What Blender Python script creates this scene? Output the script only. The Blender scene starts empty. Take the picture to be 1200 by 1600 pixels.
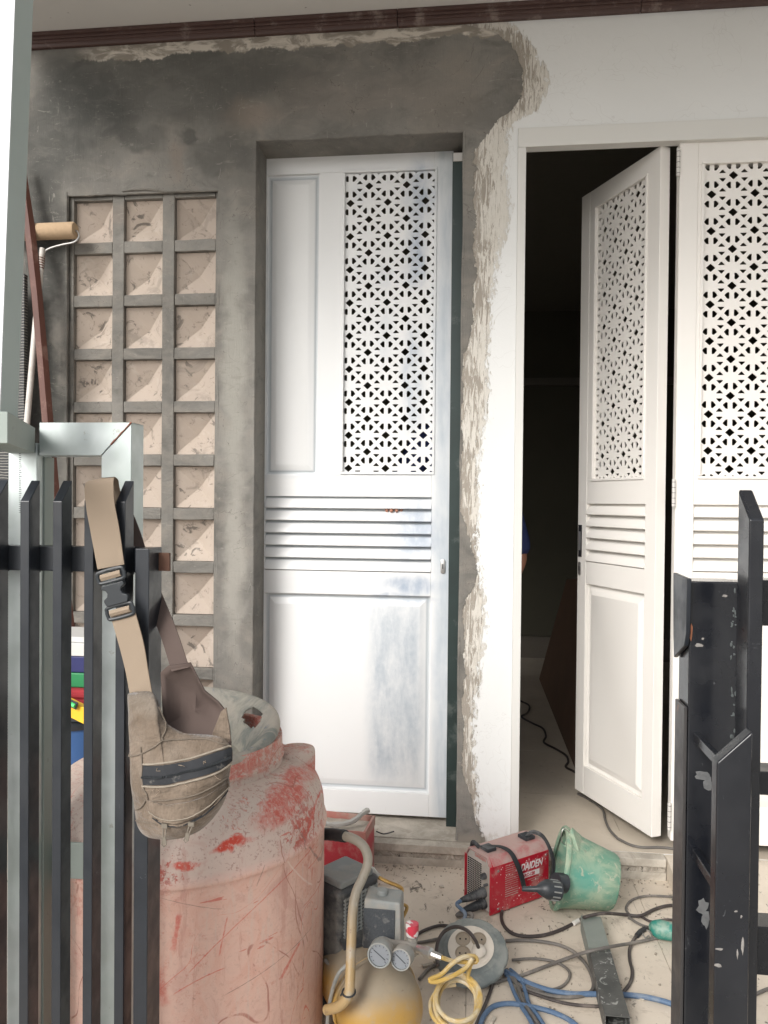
import bpy, bmesh, math, random
from mathutils import Vector, Matrix, noise as mnoise
from mathutils.bvhtree import BVHTree
random.seed(7)
R_ = math.radians
# ------------------------------------------------------------------ camera
FPX = 1200.0
YAW, PITCH, ROLL = R_(6.46), R_(0.75), R_(0.51)
CAM = Vector((0.0, -2.45, 1.1476))
_cy, _sy = math.cos(YAW), math.sin(YAW)
_f0 = Vector((-_sy, _cy, 0)); _r0 = Vector((_cy, _sy, 0)); _u0 = Vector((0, 0, 1))
C_F = math.cos(PITCH)*_f0 - math.sin(PITCH)*_u0
_u1 = math.cos(PITCH)*_u0 + math.sin(PITCH)*_f0
C_R = math.cos(ROLL)*_r0 + math.sin(ROLL)*_u1
C_U = math.cos(ROLL)*_u1 - math.sin(ROLL)*_r0
scene = bpy.context.scene
COL = scene.collection
cd = bpy.data.cameras.new('camera'); cam = bpy.data.objects.new('camera', cd); COL.objects.link(cam)
cd.sensor_fit = 'AUTO'; cd.sensor_width = 36.0; cd.lens = FPX/1600*36.0
cd.clip_start = 0.02; cd.clip_end = 600
rm = Matrix((C_R, C_U, -C_F)).transposed().to_4x4()
cam.matrix_world = Matrix.Translation(CAM) @ rm
scene.camera = cam
# ------------------------------------------------------------------ world, sun, exposure
world = bpy.data.worlds.new('World'); scene.world = world; world.use_nodes = True
wn = world.node_tree; wn.nodes.clear()
SUN_EL, SUN_AZ = R_(33), R_(208)      # azimuth clockwise from +Y (north)
sky = wn.nodes.new('ShaderNodeTexSky'); sky.sky_type = 'NISHITA'; sky.sun_disc = False
sky.sun_elevation = SUN_EL; sky.sun_rotation = SUN_AZ; sky.air_density = 1.0; sky.dust_density = 4.0; sky.ozone_density = 1.0
hs = wn.nodes.new('ShaderNodeHueSaturation'); hs.inputs['Saturation'].default_value = 0.22
bg = wn.nodes.new('ShaderNodeBackground'); bg.inputs['Strength'].default_value = 0.15
wo = wn.nodes.new('ShaderNodeOutputWorld')
wn.links.new(sky.outputs[0], hs.inputs['Color']); wn.links.new(hs.outputs[0], bg.inputs[0]); wn.links.new(bg.outputs[0], wo.inputs[0])
sd = bpy.data.lights.new('sun', 'SUN'); sd.energy = 1.5; sd.angle = R_(22); sd.color = (1.0, 0.965, 0.92)
sun = bpy.data.objects.new('sun', sd); COL.objects.link(sun)
sdir = Vector((math.sin(SUN_AZ)*math.cos(SUN_EL), math.cos(SUN_AZ)*math.cos(SUN_EL), math.sin(SUN_EL)))
sun.rotation_euler = sdir.to_track_quat('Z', 'Y').to_euler(); sun.location = (0, -6, 8)
vs = scene.view_settings
scene.display_settings.display_device = 'sRGB'
vs.view_transform = 'Standard'; vs.look = 'None'; vs.gamma = 1.0; vs.use_curve_mapping = False
vs.exposure = 0.27
scene.cycles.max_bounces = 10; scene.cycles.diffuse_bounces = 6; scene.cycles.glossy_bounces = 4

# ------------------------------------------------------------------ photo-pixel to place helpers
def ray(x, y): return C_R*((x-600)/FPX) + C_U*((800-y)/FPX) + C_F
def P(x, y, Y):
    d = ray(x, y); t = (Y - CAM.y)/d.y
    return CAM + d*t
def G(x, y, z=0.0):
    d = ray(x, y); t = (z - CAM.z)/d.z
    return CAM + d*t
def F(x, y, fwd):
    return CAM + ray(x, y)*fwd

# ------------------------------------------------------------------ materials
class Mat:
    def __init__(s, name, rough=0.6, metal=0.0, spec=0.5, coat=0.0):
        s.m = bpy.data.materials.new(name); s.m.use_nodes = True
        s.nt = s.m.node_tree; s.b = s.nt.nodes['Principled BSDF']
        s.b.inputs['Roughness'].default_value = rough; s.b.inputs['Metallic'].default_value = metal
        s.b.inputs['Specular IOR Level'].default_value = spec
        if coat: s.b.inputs['Coat Weight'].default_value = coat; s.b.inputs['Coat Roughness'].default_value = .12
        g = s.nt.nodes.new('ShaderNodeNewGeometry'); s.pos = g.outputs['Position']; s.geo = g
        sp = s.nt.nodes.new('ShaderNodeSeparateXYZ'); s.nt.links.new(s.pos, sp.inputs[0])
        s.X, s.Y, s.Z = sp.outputs
    def link(s, a, inp):
        if isinstance(a, bpy.types.NodeSocket): s.nt.links.new(a, inp)
        elif isinstance(a, (tuple, list)):
            a = tuple(a)
            inp.default_value = a if len(a) == len(inp.default_value) else a + (1.0,)
        else: inp.default_value = a
    def vec(s, stretch=(1, 1, 1), off=(0, 0, 0), src=None, rot=(0, 0, 0)):
        n = s.nt.nodes.new('ShaderNodeMapping'); n.vector_type = 'POINT'
        s.link(src or s.pos, n.inputs['Vector']); n.inputs['Scale'].default_value = stretch; n.inputs['Location'].default_value = off
        n.inputs['Rotation'].default_value = rot
        return n.outputs[0]
    def noise(s, scale, detail=4, rough=.55, dist=0, stretch=None, off=(0, 0, 0), src=None, col=False, rot=(0,0,0)):
        n = s.nt.nodes.new('ShaderNodeTexNoise')
        n.inputs['Scale'].default_value = scale; n.inputs['Detail'].default_value = detail
        n.inputs['Roughness'].default_value = rough; n.inputs['Distortion'].default_value = dist
        v = s.vec(stretch or (1, 1, 1), off, src, rot) if (stretch or off != (0, 0, 0)) else (src or s.pos)
        s.link(v, n.inputs['Vector'])
        return n.outputs['Color'] if col else n.outputs['Fac']
    def voronoi(s, scale, feature='F1', stretch=None, src=None, rand=1.0):
        n = s.nt.nodes.new('ShaderNodeTexVoronoi'); n.feature = feature; n.inputs['Scale'].default_value = scale
        n.inputs['Randomness'].default_value = rand
        s.link(s.vec(stretch, src=src) if stretch else (src or s.pos), n.inputs['Vector'])
        return n.outputs['Distance']
    def math(s, op, a, b=None, clamp=False):
        n = s.nt.nodes.new('ShaderNodeMath'); n.operation = op; n.use_clamp = clamp
        s.link(a, n.inputs[0])
        if b is not None: s.link(b, n.inputs[1])
        return n.outputs[0]
    def rng(s, a, lo, hi, c=0.0, d=1.0, smooth=True):
        n = s.nt.nodes.new('ShaderNodeMapRange'); n.interpolation_type = 'SMOOTHSTEP' if smooth else 'LINEAR'
        s.link(a, n.inputs['Value']); n.inputs['From Min'].default_value = lo; n.inputs['From Max'].default_value = hi
        n.inputs['To Min'].default_value = c; n.inputs['To Max'].default_value = d
        return n.outputs[0]
    def mix(s, f, a, b, mode='MIX'):
        n = s.nt.nodes.new('ShaderNodeMix'); n.data_type = 'RGBA'; n.blend_type = mode
        s.link(f, n.inputs[0]); s.link(a, n.inputs[6]); s.link(b, n.inputs[7])
        return n.outputs[2]
    def curve(s, x, pts):
        n = s.nt.nodes.new('ShaderNodeFloatCurve'); s.link(x, n.inputs['Value'])
        c = n.mapping.curves[0]
        n.mapping.use_clip = False
        pts = sorted(pts)
        c.points[0].location = pts[0]; c.points[1].location = pts[-1]
        for p in pts[1:-1]: c.points.new(*p)
        n.mapping.update(); return n.outputs[0]
    def blob(s, x, z, rx, rz, soft=.6, wob=0.0, ws=6.0, y=None):
        """soft-edged stain centred on a point of the XZ plane"""
        src = s.pos
        if wob:
            nz = s.noise(ws, 4, .6, col=True)
            v = s.nt.nodes.new('ShaderNodeVectorMath'); v.operation = 'SUBTRACT'; s.link(nz, v.inputs[0]); v.inputs[1].default_value = (.5, .5, .5)
            v2 = s.nt.nodes.new('ShaderNodeVectorMath'); v2.operation = 'SCALE'; s.link(v.outputs[0], v2.inputs[0]); v2.inputs['Scale'].default_value = wob
            v3 = s.nt.nodes.new('ShaderNodeVectorMath'); v3.operation = 'ADD'; s.link(s.pos, v3.inputs[0]); s.link(v2.outputs[0], v3.inputs[1]); src = v3.outputs[0]
        a = s.nt.nodes.new('ShaderNodeVectorMath'); a.operation = 'SUBTRACT'; s.link(src, a.inputs[0]); a.inputs[1].default_value = (x, y or 0, z)
        b = s.nt.nodes.new('ShaderNodeVectorMath'); b.operation = 'MULTIPLY'; s.link(a.outputs[0], b.inputs[0]); b.inputs[1].default_value = (1/rx, 0, 1/rz)
        l = s.nt.nodes.new('ShaderNodeVectorMath'); l.operation = 'LENGTH'; s.link(b.outputs[0], l.inputs[0])
        return s.rng(l.outputs['Value'], 1.0, 1.0-soft)
    def scratch(s, x, z, ang, L, w, bend=0.0):
        c_, s_ = math.cos(ang), math.sin(ang)
        dx = s.math('SUBTRACT', s.X, x); dz = s.math('SUBTRACT', s.Z, z)
        u = s.math('ADD', s.math('MULTIPLY', dx, c_), s.math('MULTIPLY', dz, s_)); v = s.math('SUBTRACT', s.math('MULTIPLY', dz, c_), s.math('MULTIPLY', dx, s_))
        v = s.math('ADD', v, s.math('MULTIPLY', s.math('MULTIPLY', u, u), bend))
        v = s.math('ADD', v, s.math('MULTIPLY', s.math('SUBTRACT', s.noise(40, 3, .6), .5), w*2.5))
        a = s.rng(s.math('ABSOLUTE', v), w, w*.35); b = s.rng(s.math('ABSOLUTE', u), L, L*.8)
        return s.math('MULTIPLY', a, b)
    def col(s, a): s.link(a, s.b.inputs['Base Color']); return s
    def rough(s, a): s.link(a, s.b.inputs['Roughness']); return s
    def bump(s, h, strength=.3, dist=.002, prev=None):
        n = s.nt.nodes.new('ShaderNodeBump'); n.inputs['Strength'].default_value = strength; n.inputs['Distance'].default_value = dist
        s.link(h, n.inputs['Height'])
        if prev: s.link(prev, n.inputs['Normal'])
        s.link(n.outputs[0], s.b.inputs['Normal']); return n.outputs[0]
def simple(name, c, rough=.5, metal=0, var=.12, scale=30, bump=.1, dust=0, dustc=(.42, .37, .31), spec=.5, coat=0, ds=9):
    m = Mat(name, rough, metal, spec, coat)
    n = m.noise(scale, 4)
    dark = tuple(x*(1-var) for x in c); light = tuple(min(1, x*(1+var)) for x in c)
    o = m.mix(n, dark, light)
    if dust:
        d = m.rng(m.noise(ds, 6, .7), .62-dust*.35, .72-dust*.2)
        d = m.math('MULTIPLY', d, min(1, .45+dust*.5))
        o = m.mix(d, o, dustc); m.rough(m.rng(d, 0, 1, rough, .85))
    m.col(o)
    if bump: m.bump(n, bump, .001)
    return m.m

# ------------------------------------------------------------------ mesh helpers
class MB:
    def __init__(s): s.v = []; s.f = []; s.mi = []; s.cur = 0
    def add(s, vs, fs):
        b = len(s.v); s.v += [tuple(v) for v in vs]; s.f += [tuple(i+b for i in f) for f in fs]; s.mi += [s.cur]*len(fs); return s
    def box(s, x0, x1, y0, y1, z0, z1):
        return s.add([(x0,y0,z0),(x1,y0,z0),(x1,y1,z0),(x0,y1,z0),(x0,y0,z1),(x1,y0,z1),(x1,y1,z1),(x0,y1,z1)],
            [(0,3,2,1),(4,5,6,7),(0,1,5,4),(1,2,6,5),(2,3,7,6),(3,0,4,7)])
    def obox(s, c, ax, ay, az):
        c = Vector(c); vs = []
        for k in (-1, 1):
            for (i, j) in ((-1,-1),(1,-1),(1,1),(-1,1)): vs.append(c + Vector(ax)*i + Vector(ay)*j + Vector(az)*k)
        return s.add(vs, [(0,3,2,1),(4,5,6,7),(0,1,5,4),(1,2,6,5),(2,3,7,6),(3,0,4,7)])
    def prism(s, poly, axis, a, b):
        """poly of 2D points; axis: 'y' -> (x,z), 'x' -> (y,z), 'z' -> (x,y)"""
        def mk(p, t):
            return {'y': (p[0], t, p[1]), 'x': (t, p[0], p[1]), 'z': (p[0], p[1], t)}[axis]
        n = len(poly); vs = [mk(p, a) for p in poly] + [mk(p, b) for p in poly]
        fs = [tuple(range(n)), tuple(range(2*n-1, n-1, -1))] + [(i, i+n, (i+1) % n + n, (i+1) % n) for i in range(n)]
        return s.add(vs, fs)
    def tube(s, pts, r, n=8, caps=True, closed=False):
        pts = [Vector(p) for p in pts]; m = len(pts)
        if m < 2: return s
        rs = r if isinstance(r, (list, tuple)) else [r]*m
        T = []
        for i in range(m):
            if closed: t = pts[(i+1) % m]-pts[i-1]
            else: t = pts[min(i+1, m-1)]-pts[max(i-1, 0)]
            T.append(t.normalized() if t.length > 1e-9 else Vector((0, 0, 1)))
        up = Vector((0, 0, 1)) if abs(T[0].z) < .9 else Vector((1, 0, 0))
        N = (up - T[0]*up.dot(T[0])).normalized()
        vs = []
        for i in range(m):
            N = (N - T[i]*N.dot(T[i]))
            N = N.normalized() if N.length > 1e-6 else T[i].orthogonal().normalized()
            B = T[i].cross(N)
            for k in range(n):
                a = 2*math.pi*k/n; vs.append(pts[i] + (N*math.cos(a)+B*math.sin(a))*rs[i])
        fs = []
        for i in range(m if closed else m-1):
            j = (i+1) % m
            for k in range(n): fs.append((i*n+k, i*n+(k+1) % n, j*n+(k+1) % n, j*n+k))
        if caps and not closed: fs += [tuple(range(n-1, -1, -1)), tuple((m-1)*n+k for k in range(n))]
        return s.add(vs, fs)
    def lathe(s, prof, org=(0,0,0), ax=(0,0,1), n=32, caps=True, wob=None):
        """prof: (radius, height) list along ax"""
        ax = Vector(ax).normalized(); o = Vector(org)
        u = ax.orthogonal().normalized() if abs(ax.z) < .99 else Vector((1, 0, 0)); w = ax.cross(u)
        vs = []
        for (r, h) in prof:
            for k in range(n):
                a = 2*math.pi*k/n; q = r*(wob(a, h) if wob else 1)
                vs.append(o + ax*h + (u*math.cos(a)+w*math.sin(a))*q)
        fs = []
        for i in range(len(prof)-1):
            for k in range(n): fs.append((i*n+k, i*n+(k+1) % n, (i+1)*n+(k+1) % n, (i+1)*n+k))
        if caps: fs += [tuple(range(n-1, -1, -1)), tuple((len(prof)-1)*n+k for k in range(n))]
        return s.add(vs, fs)
    def ribbon(s, pts, wdir, w, nrm, th):
        """flat strap following pts: width vector(s), thickness along nrm(s)"""
        m = len(pts); vs = []
        for i, p in enumerate(pts):
            W = Vector(wdir[i] if isinstance(wdir, list) else wdir); N = Vector(nrm[i] if isinstance(nrm, list) else nrm)
            ww = w[i] if isinstance(w, list) else w
            p = Vector(p)
            vs += [p-W*ww/2-N*th/2, p+W*ww/2-N*th/2, p+W*ww/2+N*th/2, p-W*ww/2+N*th/2]
        fs = [(3,2,1,0), tuple((m-1)*4+k for k in range(4))]
        for i in range(m-1):
            for k in range(4): fs.append((i*4+k, i*4+(k+1) % 4, (i+1)*4+(k+1) % 4, (i+1)*4+k))
        return s.add(vs, fs)
    def build(s, name, mats, parent=None, bevel=0, smooth=False, rough=0, rs=20, seg=2, sub=0, fix=True):
        me = bpy.data.meshes.new(name); me.from_pydata(s.v, [], s.f)
        if fix:
            bm = bmesh.new(); bm.from_mesh(me); bmesh.ops.recalc_face_normals(bm, faces=bm.faces)
            if sub: bmesh.ops.subdivide_edges(bm, edges=bm.edges, cuts=sub, use_grid_fill=True)
            if rough:
                for v in bm.verts:
                    v.co += mnoise.noise_vector(v.co*rs)*rough
            bm.to_mesh(me); bm.free()
        if not isinstance(mats, (list, tuple)): mats = [mats]
        for m_ in mats: me.materials.append(m_)
        if len(mats) > 1:
            for p_, i in zip(me.polygons, s.mi): p_.material_index = i
        if smooth:
            for p_ in me.polygons: p_.use_smooth = True
        return link(name, me, parent, bevel, smooth, seg)
def link(name, me, parent=None, bevel=0, smooth=False, seg=2):
    o = bpy.data.objects.new(name, me); COL.objects.link(o)
    if parent is not None:
        o.parent = parent
        o.matrix_parent_inverse = parent.matrix_basis.inverted()
    if bevel:
        b = o.modifiers.new('bevel', 'BEVEL'); b.width = bevel; b.segments = seg; b.limit_method = 'ANGLE'; b.angle_limit = R_(35)
        b.harden_normals = True
        for p_ in me.polygons: p_.use_smooth = True
    elif smooth:
        try: me.set_sharp_from_angle(angle=R_(40))
        except Exception: pass
    return o
def thing(name, label, cat, loc=(0, 0, 0), group=None, rz=0):
    o = bpy.data.objects.new(name, None); COL.objects.link(o); o.empty_display_size = .05
    o.location = loc; o.rotation_euler = (0, 0, rz); o['label'] = label; o['category'] = cat
    if group: o['group'] = group
    return o
def tag(o, label=None, cat=None, group=None, kind=None):
    if label: o['label'] = label
    if cat: o['category'] = cat
    if group: o['group'] = group
    if kind: o['kind'] = kind
    return o
def dup(o, parent=None, **kw):
    c = o.copy(); COL.objects.link(c)
    if parent is not None: c.parent = parent
    return c
def cr(pts, n=8, closed=False):
    """Catmull-Rom through points"""
    pts = [Vector(p) for p in pts]; m = len(pts); out = []
    rg = range(m) if closed else range(m-1)
    for i in rg:
        p0 = pts[(i-1) % m] if (closed or i > 0) else pts[0]*2-pts[1]
        p1 = pts[i]; p2 = pts[(i+1) % m]
        p3 = pts[(i+2) % m] if (closed or i+2 < m) else pts[-1]*2-pts[-2]
        for k in range(n):
            t = k/n
            out.append(.5*((2*p1)+(p2-p0)*t+(2*p0-5*p1+4*p2-p3)*t*t+(3*p1-p0-3*p2+p3)*t**3))
    if not closed: out.append(pts[-1])
    return out
def text_mesh(s, size, mat, name, parent, loc, xdir, ydir, ext=.0004, bold=0.0, shear=0.0, align='LEFT', sx=1.0):
    cu = bpy.data.curves.new('txt', 'FONT'); cu.body = s; cu.size = size; cu.extrude = ext; cu.offset = bold; cu.shear = shear; cu.align_x = align
    to = bpy.data.objects.new('txt', cu); COL.objects.link(to)
    dg = bpy.context.evaluated_depsgraph_get(); me = bpy.data.meshes.new_from_object(to.evaluated_get(dg))
    bpy.data.objects.remove(to); bpy.data.curves.remove(cu)
    xd = Vector(xdir).normalized(); yd = Vector(ydir).normalized(); zd = xd.cross(yd)
    M = Matrix.Translation(Vector(loc)) @ Matrix((xd*sx, yd, zd)).transposed().to_4x4()
    me.transform(M); me.materials.clear(); me.materials.append(mat); me.name = name
    return link(name, me, parent)
# ------------------------------------------------------------------ shared materials
def wx(x, y): return P(x, y, 0).x
def wz(x, y): return P(x, y, 0).z
def cement_colour(m):
    """bare cement render with trowel clouds, damp and dry patches"""
    n1 = m.noise(2.2, 5, .6, .6, off=(3, 1, 0)); n2 = m.noise(9, 5, .62, .8, stretch=(1, 1, 1.6)); n3 = m.noise(60, 3, .6)
    c = m.mix(m.rng(n1, .34, .66), (.143, .137, .125), (.232, .222, .202))
    c = m.mix(m.rng(n2, .4, .75, 0, .55), c, (.285, .26, .225))
    c = m.mix(m.rng(n2, .46, .25, 0, .55), c, (.115, .110, .099))
    damp = [(250, 130, 300, 90, .7), (110, 190, 140, 130, .85), (70, 330, 60, 140, .8), (80, 900, 40, 400, .6), (345, 235, 62, 55, .6), (215, 215, 75, 28, .6), (70, 520, 40, 300, .85), (300, 205, 30, 20, .7)]
    for (x, y, rx, ry, k) in damp:
        b = m.blob(wx(x, y), wz(x, y), rx/490, ry/490, .55, .30, 4.5)
        c = m.mix(m.math('MULTIPLY', m.math('MULTIPLY', b, m.rng(n2, .3, .6, .55, 1)), k), c, (.072, .073, .068))
    dry = [(560, 150, 190, 60, .4, (.215, .190, .168)), (395, 175, 60, 40, .5, (.27, .22, .18)), (700, 150, 90, 90, .35, (.23, .2, .17)), (366, 560, 26, 330, .85, (.33, .32, .285)),
           (366, 880, 26, 220, .8, (.35, .335, .30)), (180, 335, 70, 20, .4, (.25, .21, .18)), (275, 250, 18, 40, .5, (.25, .205, .17))]
    for (x, y, rx, ry, k, cc) in dry:
        b = m.blob(wx(x, y), wz(x, y), rx/490, ry/490, .8, .12, 7)
        c = m.mix(m.math('MULTIPLY', b, k), c, cc)
    sp = m.rng(n3, .66, .74); c = m.mix(m.math('MULTIPLY', sp, .35), c, (.34, .32, .28))
    sc = m.rng(m.noise(26, 5, .7, 1.2, stretch=(2.6, 1, .5)), .64, .72); c = m.mix(m.math('MULTIPLY', sc, .38), c, (.40, .38, .34))
    tw = m.noise(14, 4, .65, 1.4, stretch=(1, 1, 2.4)); c = m.mix(m.rng(tw, .55, .72, 0, .35), c, (.18, .168, .148))
    hc = m.noise(3.4, 5, .62, .7, off=(11, 3, 5)); hl = m.rng(m.math('ABSOLUTE', m.math('SUBTRACT', hc, .5)), .0022, .0006); c = m.mix(m.math('MULTIPLY', m.math('MULTIPLY', hl, .55), m.rng(n2, .42, .55)), c, (.075, .07, .062))
    gr_ = m.noise(230, 2, .6); c = m.mix(m.rng(gr_, .62, .72, 0, .35), c, (.12, .112, .1))
    rim = m.rng(m.noise(30, 6, .75, 1.8, stretch=(.5, 1, 1.8), off=(2, 8, 1)), .60, .66, 0, .35); c = m.mix(rim, c, (.36, .34, .305))
    return c, n2, n3
mt = Mat('cement_render', .92, spec=.25)
_c, _a, _b = cement_colour(mt); mt.col(_c)
mt.bump(mt.math('ADD', _a, mt.math('ADD', mt.math('MULTIPLY', _b, .35), mt.math('MULTIPLY', mt.noise(40, 5, .7, 1.0, stretch=(.6, 1, 1.5)), .6))), .7, .007)
M_CEM = mt.m
# facade: cement patch, cream skim smear and white paint
mt = Mat('facade_render', .9, spec=.25)
cem, ca, cb = cement_colour(mt)
Z0, Z1 = 0.0, 2.8
b1 = [(45, 752), (60, 790), (90, 812), (120, 816), (150, 812), (172, 800), (186, 775), (205, 762), (230, 745), (300, 742), (400, 742), (480, 738), (540, 728), (600, 722), (700, 720), (800, 722), (850, 735), (900, 744), (940, 728), (1000, 725), (1100, 724), (1200, 724), (1250, 736), (1300, 752)]
b2 = [(40, 800), (60, 822), (100, 846), (135, 858), (160, 846), (180, 826), (192, 800), (205, 794), (230, 792), (300, 793), (350, 795), (400, 778), (450, 770), (500, 768), (550, 762), (600, 764), (650, 760), (700, 752), (750, 748), (800, 746), (850, 744), (900, 750), (950, 757), (1000, 756), (1050, 752), (1100, 744), (1200, 742), (1300, 752)]
def bcurve(m, b):
    pts = [((wz(x, y)-Z0)/(Z1-Z0), (wx(x, y)+1)/2) for (y, x) in b]
    zz = m.math('DIVIDE', m.math('SUBTRACT', m.Z, Z0), Z1-Z0)
    return m.math('SUBTRACT', m.math('MULTIPLY', m.curve(zz, pts), 2), 1.0)
wob = mt.math('SUBTRACT', mt.noise(28, 8, .74, .6, stretch=(1, 1, .7)), .5)
wob2 = mt.math('SUBTRACT', mt.noise(7, 4, .6, .4), .5)
x1 = mt.math('ADD', mt.X, mt.math('ADD', mt.math('MULTIPLY', wob, .05), mt.math('MULTIPLY', wob2, .05)))
d1 = mt.math('SUBTRACT', x1, bcurve(mt, b1))
x2 = mt.math('ADD', mt.X, mt.math('ADD', mt.math('MULTIPLY', wob, .085), mt.math('MULTIPLY', wob2, .03)))
d2 = mt.math('SUBTRACT', x2, bcurve(mt, b2))
in_grey = mt.rng(d1, .0015, -.0015)
in_smear = mt.rng(mt.math('ADD', d2, mt.math('MULTIPLY', mt.math('SUBTRACT', mt.noise(70, 6, .75, .6, stretch=(1.4, 1, .5)), .5), .11)), .004, -.006)
streak = mt.noise(60, 7, .78, .9, stretch=(1.7, 1, .20))
thr = mt.math('ADD', mt.math('SUBTRACT', streak, mt.math('MULTIPLY', d1, 1.5)), mt.math('MULTIPLY', wob2, .35))
flk = mt.rng(thr, .425, .475)
smear_c = mt.mix(flk, mt.mix(mt.noise(8, 4, .6), (.60, .565, .50), (.70, .68, .635)), mt.mix(streak, (.25, .225, .19), (.40, .36, .31)))
fine = mt.rng(mt.noise(95, 5, .75, .8, stretch=(1.6, 1, .3)), .52, .60, 0, .4); smear_c = mt.mix(fine, smear_c, (.46, .42, .36))
paint = mt.mix(mt.noise(3.0, 4, .6), (.72, .725, .71), (.77, .78, .775))
chips = mt.rng(mt.noise(34, 5, .7, .4, stretch=(1.4, 1, .7)), .705, .72)
near = mt.rng(d2, .16, .0, 0, 1)
paint = mt.mix(mt.math('MULTIPLY', chips, near), paint, (.36, .32, .27))
ck = mt.voronoi(2.6, 'DISTANCE_TO_EDGE', src=mt.noise(3, 4, .6, .5, col=True))
crk = mt.math('MULTIPLY', mt.rng(ck, .006, .0), .22); paint = mt.mix(crk, paint, (.45, .43, .4))
low = mt.math('MULTIPLY', mt.rng(mt.Z, .32, .06), mt.rng(mt.noise(30, 5, .65), .52, .66)); paint = mt.mix(mt.math('MULTIPLY', low, .5), paint, (.5, .46, .4))
c = mt.mix(in_smear, paint, smear_c); c = mt.mix(in_grey, c, cem)
# ragged cream strip left under the cornice
topw = mt.math('ADD', mt.math('MULTIPLY', mt.math('SUBTRACT', mt.noise(11, 6, .66, .6, stretch=(1, 1, .3)), .5), .085), mt.math('MULTIPLY', mt.math('SUBTRACT', mt.noise(2.3, 2, .5, stretch=(1, 1, .01)), .5), .06))
dz = mt.math('ADD', mt.Z, topw)
strip = mt.math('MULTIPLY', mt.rng(dz, wz(500, 74), wz(500, 70)), mt.rng(mt.X, wx(100, 60), wx(180, 60)))
strip = mt.math('MULTIPLY', strip, mt.rng(d1, .02, -.02))
scol = mt.mix(mt.rng(mt.noise(18, 5, .66, 1, stretch=(.5, 1, 1.6)), .42, .6), (.28, .25, .21), (.62, .57, .5))
c = mt.mix(strip, c, scol)
# dirty lower left sill zone next to the step
sillz = mt.math('MULTIPLY', mt.rng(mt.Z, .10, .075), mt.rng(d1, .03, -.01)); c = mt.mix(mt.math('MULTIPLY', sillz, .6), c, (.33, .30, .25))
mt.col(c)
hh = mt.math('ADD', mt.math('MULTIPLY', in_grey, .9), mt.math('ADD', mt.math('MULTIPLY', in_smear, mt.math('MULTIPLY', streak, .8)), mt.math('MULTIPLY', mt.noise(16, 5, .6), .5)))
mt.bump(mt.math('ADD', hh, mt.math('MULTIPLY', cb, .15)), .6, .005)
M_FAC = mt.m

mt = Mat('roster_cream', .85, spec=.2)
n = mt.noise(9, 5, .6); c = mt.mix(n, (.40, .335, .28), (.52, .445, .38))
sm = mt.noise(15, 6, .68, 1.3, off=(5, 2, 1)); c = mt.mix(mt.rng(sm, .575, .64), c, (.17, .15, .13)); c = mt.mix(mt.rng(mt.noise(6, 6, .7, .8, off=(8, 1, 8)), .56, .64, 0, .6), c, (.27, .24, .205))
sm2 = mt.noise(34, 5, .7, .8, off=(1, 7, 1)); c = mt.mix(mt.math('MULTIPLY', mt.rng(sm2, .62, .68), .7), c, (.23, .2, .17))
c = mt.mix(mt.rng(mt.noise(12, 4, .6, .5, off=(9, 0, 3)), .55, .8, 0, .55), c, (.62, .56, .5))
oi = mt.nt.nodes.new('ShaderNodeObjectInfo'); c = mt.mix(mt.math('MULTIPLY', oi.outputs['Random'], .45), c, (.34, .285, .245)); c = mt.mix(mt.rng(mt.noise(24, 6, .75, .9, off=(2, 4, 6)), .56, .66, 0, .55), c, (.24, .21, .18)); mt.col(c); mt.bump(mt.noise(50, 5, .65), .5, .003); M_ROS = mt.m

def door_paint(name, base, patches=(), dust=.2, rough=.38, yellow=0):
    m = Mat(name, rough, spec=.45)
    c = m.mix(m.noise(4, 3), tuple(x*.965 for x in base), base)
    for (x, z, rx, rz, k, col, soft, wobb) in patches:
        b = m.blob(x, z, rx, rz, soft, wobb, 9)
        nb = m.rng(m.noise(16, 4, .6, .3, stretch=(1.3, 1, .7)), .3, .7, .35, 1)
        c = m.mix(m.math('MULTIPLY', m.math('MULTIPLY', b, nb), k), c, col)
    d = m.rng(m.noise(45, 5, .7), .69, .74); low = m.rng(m.Z, .42, .1, .1, 1)
    c = m.mix(m.math('MULTIPLY', m.math('MULTIPLY', d, low), dust*2.4), c, (.4, .35, .3))
    m.col(c); m.bump(m.noise(22, 3, .5), .06, .001); m.rough(m.rng(m.noise(8, 4), .3, .7, rough-.05, rough+.12))
    return m.m
PX = lambda x, y: (P(x, y, .13).x, P(x, y, .13).z)
BL = (.33, .40, .50); BL2 = (.45, .51, .58)
def pt(x, y, rx, ry, k, col=BL, soft=.7, wb=.05):
    a = PX(x, y); return (a[0], a[1], rx/465, ry/465, k, col, soft, wb)
M_D1 = door_paint('sprayed_white_paint', (.79, .80, .80), [
    pt(690, 1000, 22, 380, .55, BL2), pt(650, 830, 60, 75, .75), pt(640, 915, 66, 22, .95, BL), pt(408, 560, 12, 420, .55, BL2), pt(560, 745, 190, 8, .25, BL2), pt(625, 935, 70, 8, .8, BL), pt(692, 560, 24, 330, .6, BL2), pt(655, 300, 36, 75, .85, BL, .8, .05), pt(650, 400, 28, 66, .9, BL, .8, .05),
    pt(600, 430, 22, 22, .4, BL2), pt(560, 300, 20, 22, .35, BL2), pt(646, 590, 26, 115, .85, BL2), pt(605, 520, 18, 60, .3, BL2), pt(440, 500, 60, 250, .2, (.62, .64, .64)), pt(700, 260, 30, 60, .6, (.42, .47, .48))])
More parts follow.
